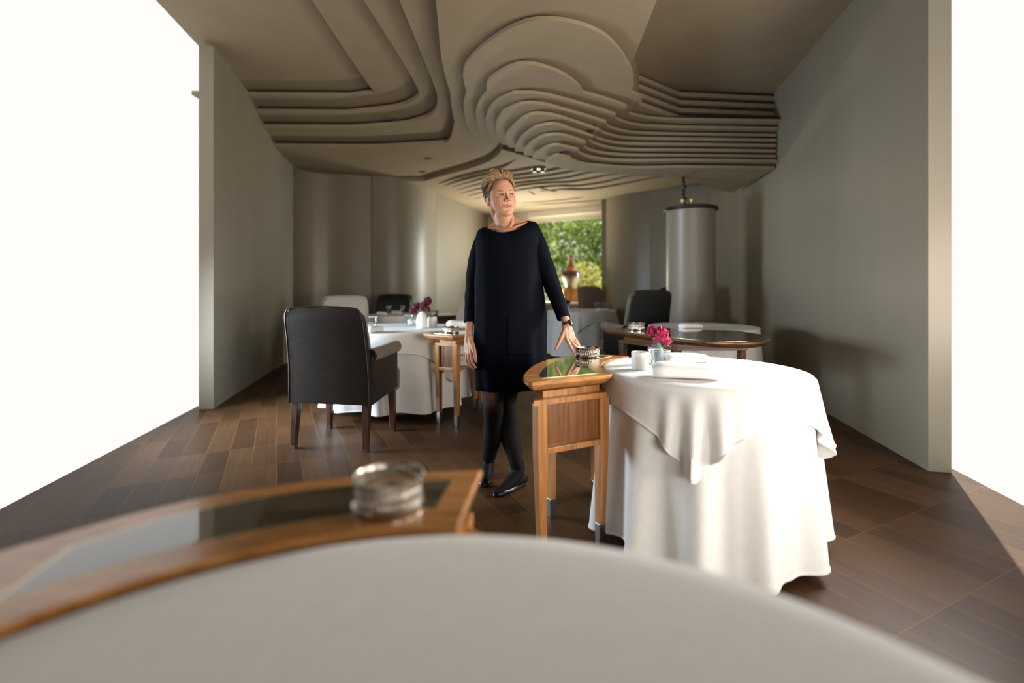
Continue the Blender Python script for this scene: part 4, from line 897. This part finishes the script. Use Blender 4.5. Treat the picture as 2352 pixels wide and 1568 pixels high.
hand((0.293, 2.580, 0.898),
     [[(0.285, 2.535, 0.834), (0.300, 2.519, 0.803), (0.314, 2.517, 0.779), (0.3265, 2.522, 0.754)],
      [(0.301, 2.538, 0.828), (0.320, 2.527, 0.806), (0.333, 2.531, 0.795), (0.345, 2.539, 0.789)],
      [(0.316, 2.548, 0.829), (0.334, 2.546, 0.813), (0.346, 2.553, 0.802), (0.357, 2.562, 0.795)],
      [(0.328, 2.561, 0.838), (0.341, 2.567, 0.823), (0.350, 2.574, 0.812), (0.358, 2.582, 0.803)]],
     [(0.283, 2.565, 0.884), (0.263, 2.540, 0.846), (0.246, 2.522, 0.815), (0.228, 2.510, 0.783)])
# legs and feet
LEG_R = [(-0.095, 2.70, 0.88), (-0.100, 2.672, 0.68), (-0.104, 2.630, 0.50), (-0.102, 2.622, 0.445), (-0.104, 2.665, 0.36), (-0.108, 2.715, 0.27), (-0.128, 2.785, 0.15), (-0.140, 2.815, 0.085)]
RAD_R = [0.092, 0.076, 0.056, 0.053, 0.048, 0.052, 0.039, 0.033]
LEG_L = [(0.050, 2.71, 0.88), (0.010, 2.70, 0.68), (-0.031, 2.688, 0.50), (-0.034, 2.685, 0.445), (-0.023, 2.70, 0.36), (-0.011, 2.705, 0.27), (0.020, 2.68, 0.15), (0.031, 2.662, 0.080)]
RAD_L = [0.092, 0.076, 0.056, 0.053, 0.051, 0.054, 0.039, 0.034]
FOOT_R = [(-0.136, 2.862, 0.036), (-0.141, 2.80, 0.042), (-0.149, 2.735, 0.030), (-0.156, 2.678, 0.020)]
FOOT_L = [(0.060, 2.690, 0.036), (0.020, 2.648, 0.044), (-0.035, 2.594, 0.031), (-0.084, 2.548, 0.020)]
FRAD = [0.027, 0.031, 0.027, 0.016]
for lg, rd, ft in ((LEG_R, RAD_R, FOOT_R), (LEG_L, RAD_L, FOOT_L)):
    body.tube(lg+ft[2:], rd+FRAD[2:], 24, 5); body.tube(ft[:3], FRAD[:3], 16, 4)
raw = body.build('body_raw', None, None)
for md, kw in (('REMESH', dict(mode='VOXEL', voxel_size=0.0022, adaptivity=0.0)), ('SMOOTH', dict(factor=0.5, iterations=8))):
    mo = raw.modifiers.new(md, md)
    for k, v in kw.items(): setattr(mo, k, v)
dg = bpy.context.evaluated_depsgraph_get(); bme = bpy.data.meshes.new_from_object(raw.evaluated_get(dg)); bpy.data.objects.remove(raw)
n = len(bme.vertices); co = np.empty(n*3, 'f4'); bme.vertices.foreach_get('co', co); co = co.reshape(n, 3).astype('f8')
R3 = np.array([hr, hf, hu]); loc = (co-np.array(HC)) @ R3.T
x, y, z = loc.T; ax = np.abs(x)
headm = (z > -0.135) & (y > 0.02) & (ax < 0.075)
def g(cx, cz, sx, sz): return np.exp(-((ax-cx)/sx)**2-((z-cz)/sz)**2)
def g1(cx, cz, sx, sz): return np.exp(-((x-cx)/sx)**2-((z-cz)/sz)**2)
dy = np.zeros(n)
dy -= 0.0050*g(0.032, -0.003, 0.017, 0.012)                 # eye sockets
dy -= 0.0028*g(0.019, -0.001, 0.006, 0.010)                 # inner corners
dy += 0.0018*g(0.028, 0.0155, 0.020, 0.0065)               # brow ridge
dy += 0.0045*g(0.043, -0.026, 0.017, 0.015)                # cheekbones
dy -= 0.0045*g(0.050, -0.060, 0.012, 0.022)                # hollow under the cheek
dy -= 0.0022*g(0.033, -0.055, 0.0035, 0.014)*1.0           # smile folds
dy += 0.0034*g1(0, -0.0630, 0.020, 0.0040)*(1-0.35*np.exp(-(x/0.003)**2))  # upper lip
dy += 0.0048*g1(0, -0.0745, 0.019, 0.0046)                 # lower lip
dy -= 0.0045*np.exp(-((z+0.0690-0.17*ax*ax/0.02)/0.0019)**2)*np.exp(-(x/0.0290)**4)  # mouth line
dy -= 0.0030*g1(0, -0.0865, 0.016, 0.0045)                 # under the lower lip
dy += 0.0045*g1(0, -0.1010, 0.016, 0.010)                  # chin
dy -= 0.0018*g1(0, -0.0515, 0.0032, 0.006)                 # philtrum
dy -= 0.0050*g(0.0065, -0.0425, 0.0032, 0.0022)            # nostrils
lens = ((ax-0.0315)/0.0150)**2+((z+0.0030)/0.0043)**2
dy -= 0.0075*np.clip(1.25-lens, 0, 1)                      # eye openings
dy += 0.0022*np.exp(-((lens-1.7)/0.7)**2)*(z > -0.0045)      # upper lids
dy += 0.0035*np.exp(-((z-0.067)/0.011)**2)*np.exp(-(x/0.050)**2)   # even forehead
dy *= headm*np.clip((y-0.03)/0.02, 0, 1)
co += np.outer(dy, np.array(hf))
bme.vertices.foreach_set('co', (co-np.array(PB)).astype('f4').ravel())
# natural skin colour differences: lips, cheeks, ears, knuckles
tint = np.zeros((n, 4), 'f4'); tint[:, 3] = 1
base = np.array([0.46, 0.245, 0.153]); lips = np.array([0.34, 0.125, 0.092]); rosy = np.array([0.48, 0.195, 0.125]); lid = np.array([0.42, 0.215, 0.15])
lipm = np.clip(1.6-((x/0.0285)**2+((z+0.0688-0.17*ax*ax/0.02)/0.0085)**2)*1.3, 0, 1)*headm*(y > 0.07)
chk = g(0.045, -0.035, 0.020, 0.022)*headm*0.8+np.exp(-((ax-0.078)/0.012)**2)*np.exp(-((z+0.012)/0.035)**2)*0.6+np.exp(-(x/0.014)**2-((z+0.036)/0.014)**2)*headm*0.5
lidm = np.exp(-((lens-1.5)/0.6)**2)*headm*(y > 0.05)*0.75
c = np.broadcast_to(base, (n, 3)).copy()
for m_, q in ((np.clip(chk, 0, 1), rosy), (lidm, lid), (lipm, lips)): c = c*(1-m_[:, None])+q*m_[:, None]
tint[:, :3] = c
ca = bme.color_attributes.new('skin_tint', 'FLOAT_COLOR', 'POINT'); ca.data.foreach_set('color', tint.ravel())
def skin_mat():
    m, nt, b = new_mat('skin'); a = N(nt, 'ShaderNodeAttribute'); a.attribute_name = 'skin_tint'
    nz = N(nt, 'ShaderNodeTexNoise'); nz.inputs['Scale'].default_value = 60; nz.inputs['Detail'].default_value = 4
    tc = N(nt, 'ShaderNodeTexCoord'); nt.links.new(tc.outputs['Object'], nz.inputs['Vector'])
    cr = N(nt, 'ShaderNodeValToRGB'); cr.color_ramp.elements[0].color = (0.88, 0.84, 0.82, 1); cr.color_ramp.elements[1].color = (1.08, 1.08, 1.08, 1); nt.links.new(nz.outputs['Fac'], cr.inputs[0])
    mx = N(nt, 'ShaderNodeMix', data_type='RGBA', blend_type='MULTIPLY'); mx.inputs[0].default_value = 1
    nt.links.new(a.outputs['Color'], mx.inputs[6]); nt.links.new(cr.outputs[0], mx.inputs[7]); nt.links.new(mx.outputs[2], b.inputs['Base Color'])
    b.inputs['Roughness'].default_value = 0.52; b.inputs['Specular IOR Level'].default_value = 0.28
    b.inputs['Subsurface Weight'].default_value = 0.12; b.inputs['Subsurface Radius'].default_value = (0.012, 0.005, 0.003); b.inputs['Subsurface Scale'].default_value = 0.5
    bp = N(nt, 'ShaderNodeBump'); bp.inputs['Strength'].default_value = 0.05; bp.inputs['Distance'].default_value = 0.001; nt.links.new(nz.outputs['Fac'], bp.inputs['Height']); nt.links.new(bp.outputs[0], b.inputs['Normal'])
    return m
link('body', bme, skin_mat(), woman, auto=180)
bvh = BVHTree.FromPolygons([Vector(p) for p in co], [tuple(p.vertices) for p in bme.polygons])
def on_face(x, z, lift=0.0):
    o = H(x, 0.2, z); h = bvh.ray_cast(o, -hf)
    return (h[0]+hf*lift) if h[0] else H(x, 0.08, z)
# eyes
M['eye_white'] = mat('eye_white', (0.56, 0.53, 0.49), 0.12, coat=0.6); M['iris'] = mat('grey_green_iris', (0.10, 0.12, 0.10), 0.15, coat=1.0); M['lash'] = mat('dark_lashes', (0.02, 0.012, 0.008), 0.7)
for s in (-1, 1):
    ec = H(s*0.0315, 0.0580, -0.0030); e = MB().ball(ec, 0.0112, 20, 14).build('eye', M['eye_white'], woman, world=True, auto=180)
    gz = (hf*math.cos(0.30)+hr*math.sin(0.30)+hu*0.06).normalized(); q = gz.to_track_quat('Z', 'Y').to_matrix()
    MB().loft([[ec+q @ Vector((r*math.cos(a), r*math.sin(a), d)) for a in [2*PI*k/20 for k in range(20)]] for r, d in ((0.0070, 0.0086), (0.0068, 0.0091), (0.0040, 0.01085), (0.001, 0.0114))]).build('iris', M['iris'], e, world=True, auto=180)
    MB().loft([[ec+q @ Vector((r*math.cos(a), r*math.sin(a), d)) for a in [2*PI*k/14 for k in range(14)]] for r, d in ((0.0024, 0.01125), (0.0022, 0.0116), (0.0006, 0.0118))]).build('pupil', M['black'], e, world=True, auto=180)
    MB().tube([on_face(s*0.0315+0.0152*u, -0.0029+0.0045*math.sqrt(max(0, 1-u*u))+0.0004, 0.0006) for u in [-1+0.2*k for k in range(11)]], 0.0012, 6).build('upper_lashes', M['lash'], woman, world=True)
    MB().tube([on_face(s*0.0315+0.0142*u, -0.0033-0.0042*math.sqrt(max(0, 1-u*u)), 0.0002) for u in [-1+0.2*k for k in range(11)]], 0.00045, 6).build('lower_lashes', M['lash'], woman, world=True)
    MB().tube([on_face(s*(0.0165+0.030*u), 0.0135+0.0050*math.sin(PI*min(1, u*0.80+0.05))-0.0016*u, 0.0004) for u in [k/10 for k in range(11)]], [0.0012, 0.0017, 0.0018, 0.0018, 0.0017, 0.0016, 0.0015, 0.0013, 0.0011, 0.0009, 0.0006], 6).build('eyebrow', mat('brown_eyebrow', (0.09, 0.045, 0.022), 0.8), woman, world=True)
MB().tube([on_face(0.0280*u, -0.0690+0.17*(0.0280*u)**2/0.02+0.0006*math.sin(3*u), -0.0012) for u in [-1+0.125*k for k in range(17)]], 0.0007, 6).build('lip_line', mat('lip_line', (0.22, 0.06, 0.045), 0.6), woman, world=True)
MB().ball(H(-0.0815, -0.006, -0.042), 0.0040, 12, 8).build('earring', M['silver'], woman, world=True)
# hair: cap plus locks swept up and back
HAIR = toned('blonde_hair', (0.060, 0.030, 0.014), (0.50, 0.31, 0.135), 0.45, 0.35, 0.0)
rn = random.Random(4)
def hairline(y):    # lowest head-space height covered by hair
    return interp(y, [(-0.12, -0.055), (-0.085, -0.060), (-0.045, -0.040), (-0.012, 0.018), (0.005, 0.010), (0.016, 0.012), (0.030, 0.048), (0.050, 0.074), (0.075, 0.080)])
cap = MB(); CR = (0.0785, 0.1005, 0.0935); CCc = Vector((0, -0.021, 0.033)); grid = {}
NS, NR_ = 72, 40
for j in range(NR_+1):
    for i in range(NS):
        th = 2*PI*i/NS; ph = PI*j/NR_*0.78
        p = Vector((CR[0]*math.sin(ph)*math.cos(th), CR[1]*math.sin(ph)*math.sin(th), CR[2]*math.cos(ph)))+CCc
        grid[j, i] = p
vs = [H(*grid[j, i]) for j in range(NR_+1) for i in range(NS)]; fs = []
for j in range(NR_):
    for i in range(NS):
        q = [(j, i), (j, (i+1) % NS), (j+1, (i+1) % NS), (j+1, i)]
        if all(grid[a].z > hairline(grid[a].y)+0.001 for a in q): fs.append(tuple(a*NS+b for a, b in q))
used = sorted({k for f in fs for k in f}); rm = {k: i for i, k in enumerate(used)}
cap.add([vs[k] for k in used], [tuple(rm[k] for k in f) for f in fs], 0.12)
clumps = []
for _ in range(150):
    th = rn.uniform(0, 2*PI); u = rn.uniform(-0.6, 1.0); sp = math.sqrt(1-u*u)
    clumps.append((Vector((sp*math.cos(th), sp*math.sin(th), u)), rn.uniform(-0.75, 0.75), rn.uniform(0, 6.28), rn.uniform(0.8, 1.25), rn.gauss(0, 0.16)))
def lock(p, n_):
    loc_ = p-CCc; d = Vector((loc_.x/CR[0], loc_.y/CR[1], loc_.z/CR[2])).normalized()
    cl = max(clumps, key=lambda c_: c_[0].dot(d))
    top = min(1, max(0, (p.z-0.055)/0.04)); frontq = min(1, max(0, (p.y+0.01)/0.06))
    lift = (0.10+0.20*top+0.07*top*frontq)*cl[3]*rn.uniform(0.85, 1.1)
    if p.y < -0.03 and top < 0.4: lift *= 0.8
    if top > 0.5: lift *= 0.70+0.30*frontq
    ang = (0.34+0.42*top+0.10*frontq)*rn.uniform(0.85, 1.12)
    lat = cl[1]*(0.35+0.65*top)+0.35*loc_.x/CR[0]
    tgt = Vector((0, -1, 0.10 if top > 0.3 else -0.45))
    pts = []; e = d.copy(); n7 = 8
    for k in range(n7):
        t = k/(n7-1)
        fl_ = (tgt-e*tgt.dot(e)); fl_ = fl_.normalized() if fl_.length > 1e-3 else fl_
        side_ = e.cross(fl_)
        r = 0.985+lift*math.sin(PI*min(0.80, t*0.82+0.02))**0.75-(0.05*t*t if top < 0.2 else 0)
        pts.append(H(*(CCc+Vector((e.x*CR[0]*r, e.y*CR[1]*r, e.z*CR[2]*r)))))
        step = fl_*(ang/n7)*(0.55+0.9*t)+side_*(ang/n7)*(0.75*lat+0.7*math.sin(cl[2]+t*4.2)*(0.3+0.7*top))
        e = (e+step+Vector((rn.gauss(0, 0.006), 0, rn.gauss(0, 0.006)))).normalized()
    w = rn.uniform(0.0008, 0.0015)*(0.85+0.4*top)
    tone = min(1, max(0, 0.20+0.46*top+0.14*frontq+cl[4]+rn.gauss(0, 0.13)-0.12*(p.y < -0.04)))
    cap.tube(pts, [w, w, w, w, w*0.9, w*0.8, w*0.6, w*0.2], 5, dome=False, tone=tone)
    m0 = len(cap.tone)-40
    for k in range(40): cap.tone[m0+k] = tone*(0.35+0.65*min(1, (k//5)/3.0))     # darker roots
cnt = 0
while cnt < 3200:
    th = rn.uniform(0, 2*PI); u = rn.uniform(-0.55, 1.0); sp = math.sqrt(1-u*u)
    p = Vector((CR[0]*sp*math.cos(th), CR[1]*sp*math.sin(th), CR[2]*u))+CCc
    if p.z < hairline(p.y): continue
    if cnt % 3 == 0 and (p.z > hairline(p.y)+0.012 or p.y < 0.01): continue     # a third of the locks start at the front hairline
    cnt += 1; lock(p, cnt)
for s in (-1, 1):                                      # sideburns
    for k in range(26):
        a = H(s*(0.0705+0.002*rn.random()), 0.010+0.016*rn.random(), 0.030-0.012*rn.random()); b = H(s*0.0735, 0.008+0.014*rn.random(), -0.006-0.022*rn.random())
        cap.tube([a, a.lerp(b, 0.5)+hr*s*0.0015, b], [0.0014, 0.0013, 0.0003], 5, dome=False, tone=rn.uniform(0.1, 0.45))
cap.build('hair', HAIR, woman, world=True, auto=180)
# dress
NAVY = mat('navy_crepe', (0.0020, 0.0028, 0.0066), 0.8, var=0.15, scale=8, bump=0.08, bscale=350, spec=0.06)
DY = 2.70; YR = math.radians(6)
def dress_ring(zc):
    cx = interp(zc, [(0.548, -0.010), (0.9, -0.014), (1.25, -0.021)]); hx = interp(zc, [(0.548, 0.186), (0.72, 0.196), (0.95, 0.199), (1.12, 0.190), (1.25, 0.183)])
    hy = interp(zc, [(0.548, 0.132), (0.9, 0.135), (1.08, 0.132), (1.18, 0.135), (1.25, 0.125)])
    return cx, hx, hy
def dress_pt(th, v):       # v in 0..1 over the shoulders, 1..2 down to the hem
    c, s = math.cos(th), -math.sin(th)                 # s = -1 at the front
    top = Vector((-0.019+0.108*c, 2.690+(0.092 if s < 0 else 0.080)*s, 1.452+0.018*c-(0.055*max(0, -s)**1.3)+0.01*max(0, s)))
    zt = 1.25+0.022*c
    zz = zt if v <= 1 else zt+(0.548+0.004*math.sin(2*th)-zt)*(v-1)
    cx, hx, hy = dress_ring(zz if v > 1 else 1.25)
    e = 0.86
    px, py = hx*math.copysign(abs(c)**e, c), hy*math.copysign(abs(s)**e, s)
    w = max(0, v-1)
    fold = 0.006*w*math.sin(5*th+0.7+0.5*math.sin(2*th))+0.004*w*math.sin(11*th+2)+0.003*math.sin(9*zz+3*th)*min(1, w*3)
    k = 1+fold/0.15
    px, py = px*k, py*k
    low = Vector((cx+px*math.cos(YR)-py*math.sin(YR), DY+px*math.sin(YR)+py*math.cos(YR), zz))
    if v >= 1: return low
    u = v; side = abs(c)
    fx = 1-(1-u)**(2.4+0.8*side); fz = u**(1.25+1.15*side)
    return Vector((top.x+(low.x-top.x)*fx, top.y+(low.y-top.y)*fx, top.z+(low.z-top.z)*fz))
K = 96; rings = []
for v in [k/14 for k in range(14)]+[1+k/26 for k in range(27)]: rings.append([dress_pt(2*PI*i/K, v) for i in range(K)])
d_ = MB().loft(rings, False, False).build('dress', NAVY, woman, world=True, auto=180)
md = d_.modifiers.new('thick', 'SOLIDIFY'); md.thickness = 0.004; md.offset = 1
nk = [dress_pt(2*PI*i/K, 0.0)+Vector((0, 0, 0.001)) for i in range(K)]
MB().tube(nk+[nk[0]], 0.0032, 8, dome=False).build('neck_binding', NAVY, d_, world=True, auto=180)
hm = [dress_pt(2*PI*i/K, 2.0) for i in range(K)]
MB().tube(hm+[hm[0]], 0.0034, 8, dome=False).build('hem', NAVY, d_, world=True, auto=180)
def sleeve(pts, rad):
    P = smooth(pts, 6); R = [interp(i/(len(P)-1)*(len(rad)-1), list(enumerate(rad))) for i in range(len(P))]; rings = []; u = Vector((1, 0, 0))
    for i, (p, r) in enumerate(zip(P, R)):
        t = (P[min(i+1, len(P)-1)]-P[max(i-1, 0)]).normalized(); a = (u-t*u.dot(t)).normalized(); b = t.cross(a); u = a
        rings.append([p+(a*math.cos(q)+b*math.sin(q))*(r*(1+0.025*math.sin(3*q+i*0.8)+0.02*math.sin(i*1.3))) for q in [2*PI*k/32 for k in range(32)]])
    e = rings[-1]; cnr = sum(e, Vector())/32
    rings += [[cnr+(p-cnr)*0.93 for p in e], [cnr+(p-cnr)*0.9+(P[-4]-P[-1])*0.6 for p in e]]
    return MB().loft(rings, True, False).build('sleeve', NAVY, d_, world=True, auto=180)
sleeve([(-0.110, 2.70, 1.388), (-0.160, 2.70, 1.352), (-0.192, 2.70, 1.25), (-0.214, 2.703, 1.10), (-0.224, 2.69, 0.99), (-0.230, 2.668, 0.908)], [0.042, 0.052, 0.053, 0.047, 0.041, 0.036])
sleeve([(0.075, 2.695, 1.425), (0.118, 2.692, 1.398), (0.158, 2.685, 1.29), (0.212, 2.672, 1.14), (0.250, 2.640, 1.03), (0.280, 2.602, 0.936)], [0.040, 0.048, 0.053, 0.047, 0.041, 0.036])
# patch pocket on the dress front: outline seams
def dress_front(px, z, lift):
    vv = 1+(1.25-z)/(1.25-0.548); a, b = PI*0.05, PI*0.95
    for _ in range(40):
        m_ = (a+b)/2
        if dress_pt(m_, vv).x > px: a = m_
        else: b = m_
    return dress_pt((a+b)/2, vv)+Vector((0, -lift, 0))
rows = []
for k in range(15):
    z = 0.955-0.215*k/14; rows.append([dress_front(-0.030+0.145*j/10, z-0.012*(j/10), 0.0046) for j in range(11)])
pk = MB().loft(rows, False, False, closed=False).build('pocket', NAVY, d_, world=True, auto=180)
md = pk.modifiers.new('thick', 'SOLIDIFY'); md.thickness = 0.0012; md.offset = 0
# tights: sheer black knit over the legs, thinner where it is stretched over the bent knee
def tights_mat():
    m, nt, b = new_mat('black_sheer_tights'); b.inputs['Base Color'].default_value = (0.0045, 0.0038, 0.0042, 1); b.inputs['Roughness'].default_value = 0.7; b.inputs['Specular IOR Level'].default_value = 0.15
    tr = N(nt, 'ShaderNodeBsdfTransparent'); mx = N(nt, 'ShaderNodeMixShader'); a = N(nt, 'ShaderNodeAttribute'); a.attribute_name = 'tone'
    nt.links.new(a.outputs['Fac'], mx.inputs[0]); nt.links.new(b.outputs[0], mx.inputs[1]); nt.links.new(tr.outputs[0], mx.inputs[2]); nt.links.new(mx.outputs[0], nt.nodes['Material Output'].inputs[0])
    return m
TM = tights_mat(); ti = MB()
def leg_skin(lg, rd, sheer):
    t0 = len(ti.v); ti.tube(lg, [r+0.0022 for r in rd], 28, 6)
    for k in range(t0, len(ti.v)):
        p = Vector(ti.v[k]); q = 0.02
        if sheer: q += 0.66*math.exp(-((p.z-0.535)/0.085)**2)*max(0, min(1, (2.655-p.y)/0.035))*max(0, min(1, 1.1-abs(p.x+0.108)/0.045))
        else: q += 0.06*math.exp(-((p.z-0.22)/0.12)**2)
        ti.tone[k] = q
leg_skin(LEG_R+FOOT_R[2:], RAD_R+FRAD[2:], True); leg_skin(LEG_L+FOOT_L[2:], RAD_L+FRAD[2:], False)
for ft in (FOOT_R, FOOT_L):
    t0 = len(ti.v); ti.tube(ft[:3], [r+0.002 for r in FRAD[:3]], 18, 4)
    for k in range(t0, len(ti.v)): ti.tone[k] = 0.03
ti.build('tights', TM, woman, world=True, auto=180)
# flat ballet shoes
SHOE = mat('black_shoe_leather', (0.006, 0.006, 0.007), 0.36, spec=0.45)
for heel, toe in (((-0.134, 2.885), (-0.158, 2.662)), ((0.074, 2.704), (-0.095, 2.537))):
    h_, t_ = Vector(heel), Vector(toe); d = (t_-h_); L = d.length; d.normalize(); sd = Vector((-d.y, d.x)); R = []
    for k in range(19):
        u = k/18; w = 0.033*interp(u, [(0, 0.30), (0.08, 0.82), (0.3, 0.88), (0.62, 1.18), (0.82, 1.12), (0.94, 0.75), (1, 0.22)])
        top = interp(u, [(0, 0.044), (0.1, 0.054), (0.35, 0.036), (0.62, 0.033), (0.78, 0.036), (0.92, 0.027), (1, 0.016)])
        c_ = h_+d*(L*u); ring = []
        for q in range(20):
            a = 2*PI*q/20; zz = max(0.001, 0.013+math.sin(a)*(top-0.013 if math.sin(a) > 0 else 0.013)); xx = w*math.copysign(abs(math.cos(a))**0.7, math.cos(a))
            ring.append((c_.x+sd.x*xx, c_.y+sd.y*xx, zz))
        R.append(ring)
    sh = MB().loft(R).build('shoe', SHOE, woman, world=True, auto=60)
    col_ = []
    for q in range(25):
        a = 2*PI*q/24; u = 0.40+0.36*math.cos(a); w = 0.033*0.93*math.sin(a); c_ = h_+d*(L*u)
        col_.append((c_.x+sd.x*w, c_.y+sd.y*w, interp(u, [(0, 0.052), (0.1, 0.052), (0.40, 0.041), (0.76, 0.044)])))
    MB().tube(col_, 0.0022, 6, dome=False).build('topline', SHOE, sh, world=True)
# wristwatch
wv = Vector((0.2925, 2.583, 0.9055)); wd_ = (Vector((0.293, 2.58, 0.898))-Vector((0.268, 2.625, 1.0))).normalized()
sx_ = wd_.cross(Vector((0.55, -0.83, 0))).normalized(); nx_ = sx_.cross(wd_).normalized()
if nx_.y > 0: nx_ = -nx_
wt = MB()
for off_ in (0,):
    prof = [(0.0240, -0.0085), (0.0256, -0.007), (0.0258, 0.0), (0.0256, 0.007), (0.0240, 0.0085)]
    wt.loft([[wv+wd_*o+(sx_*math.cos(a)+nx_*math.sin(a))*r for a in [2*PI*k/36 for k in range(36)]] for r, o in prof], False, False)
WT = thing('watch', (0, 0, 0), 0); WT.parent = woman; WT.location = (0, 0, 0)
wst = wt.build('strap', mat('black_watch_strap', (0.02, 0.02, 0.022), 0.5), WT, world=True, auto=60)
fx_ = (nx_*0.88+sx_*(0.47 if sx_.x > 0 else -0.47)).normalized(); q1 = fx_.cross(wd_).normalized(); wc = wv+fx_*0.0245
def disc(mb, prof, seg=32): return mb.loft([[wc+fx_*o+(q1*math.cos(a)+wd_*math.sin(a))*r for a in [2*PI*k/seg for k in range(seg)]] for r, o in prof])
disc(MB(), [(0.0165, -0.003), (0.0188, 0.0), (0.0188, 0.005), (0.0178, 0.007), (0.0152, 0.0075), (0.0150, 0.006)]).build('case', M['black'], WT, world=True, auto=40)
disc(MB(), [(0.0149, 0.0058), (0.0149, 0.0066)]).build('dial', mat('watch_dial', (0.28, 0.25, 0.20), 0.25, metal=0.6), WT, world=True, auto=40)
hd = MB(); hd.tube([wc+fx_*0.0070, wc+fx_*0.0070+q1*0.008+wd_*0.004], 0.0005, 5); hd.tube([wc+fx_*0.0070, wc+fx_*0.0070-q1*0.003+wd_*0.010], 0.0004, 5); hd.build('hands', M['silver'], WT, world=True)
MB().tube([wc+fx_*0.003+q1*0.0170, wc+fx_*0.003+q1*0.0200], 0.0018, 8).build('crown', M['black'], WT, world=True)
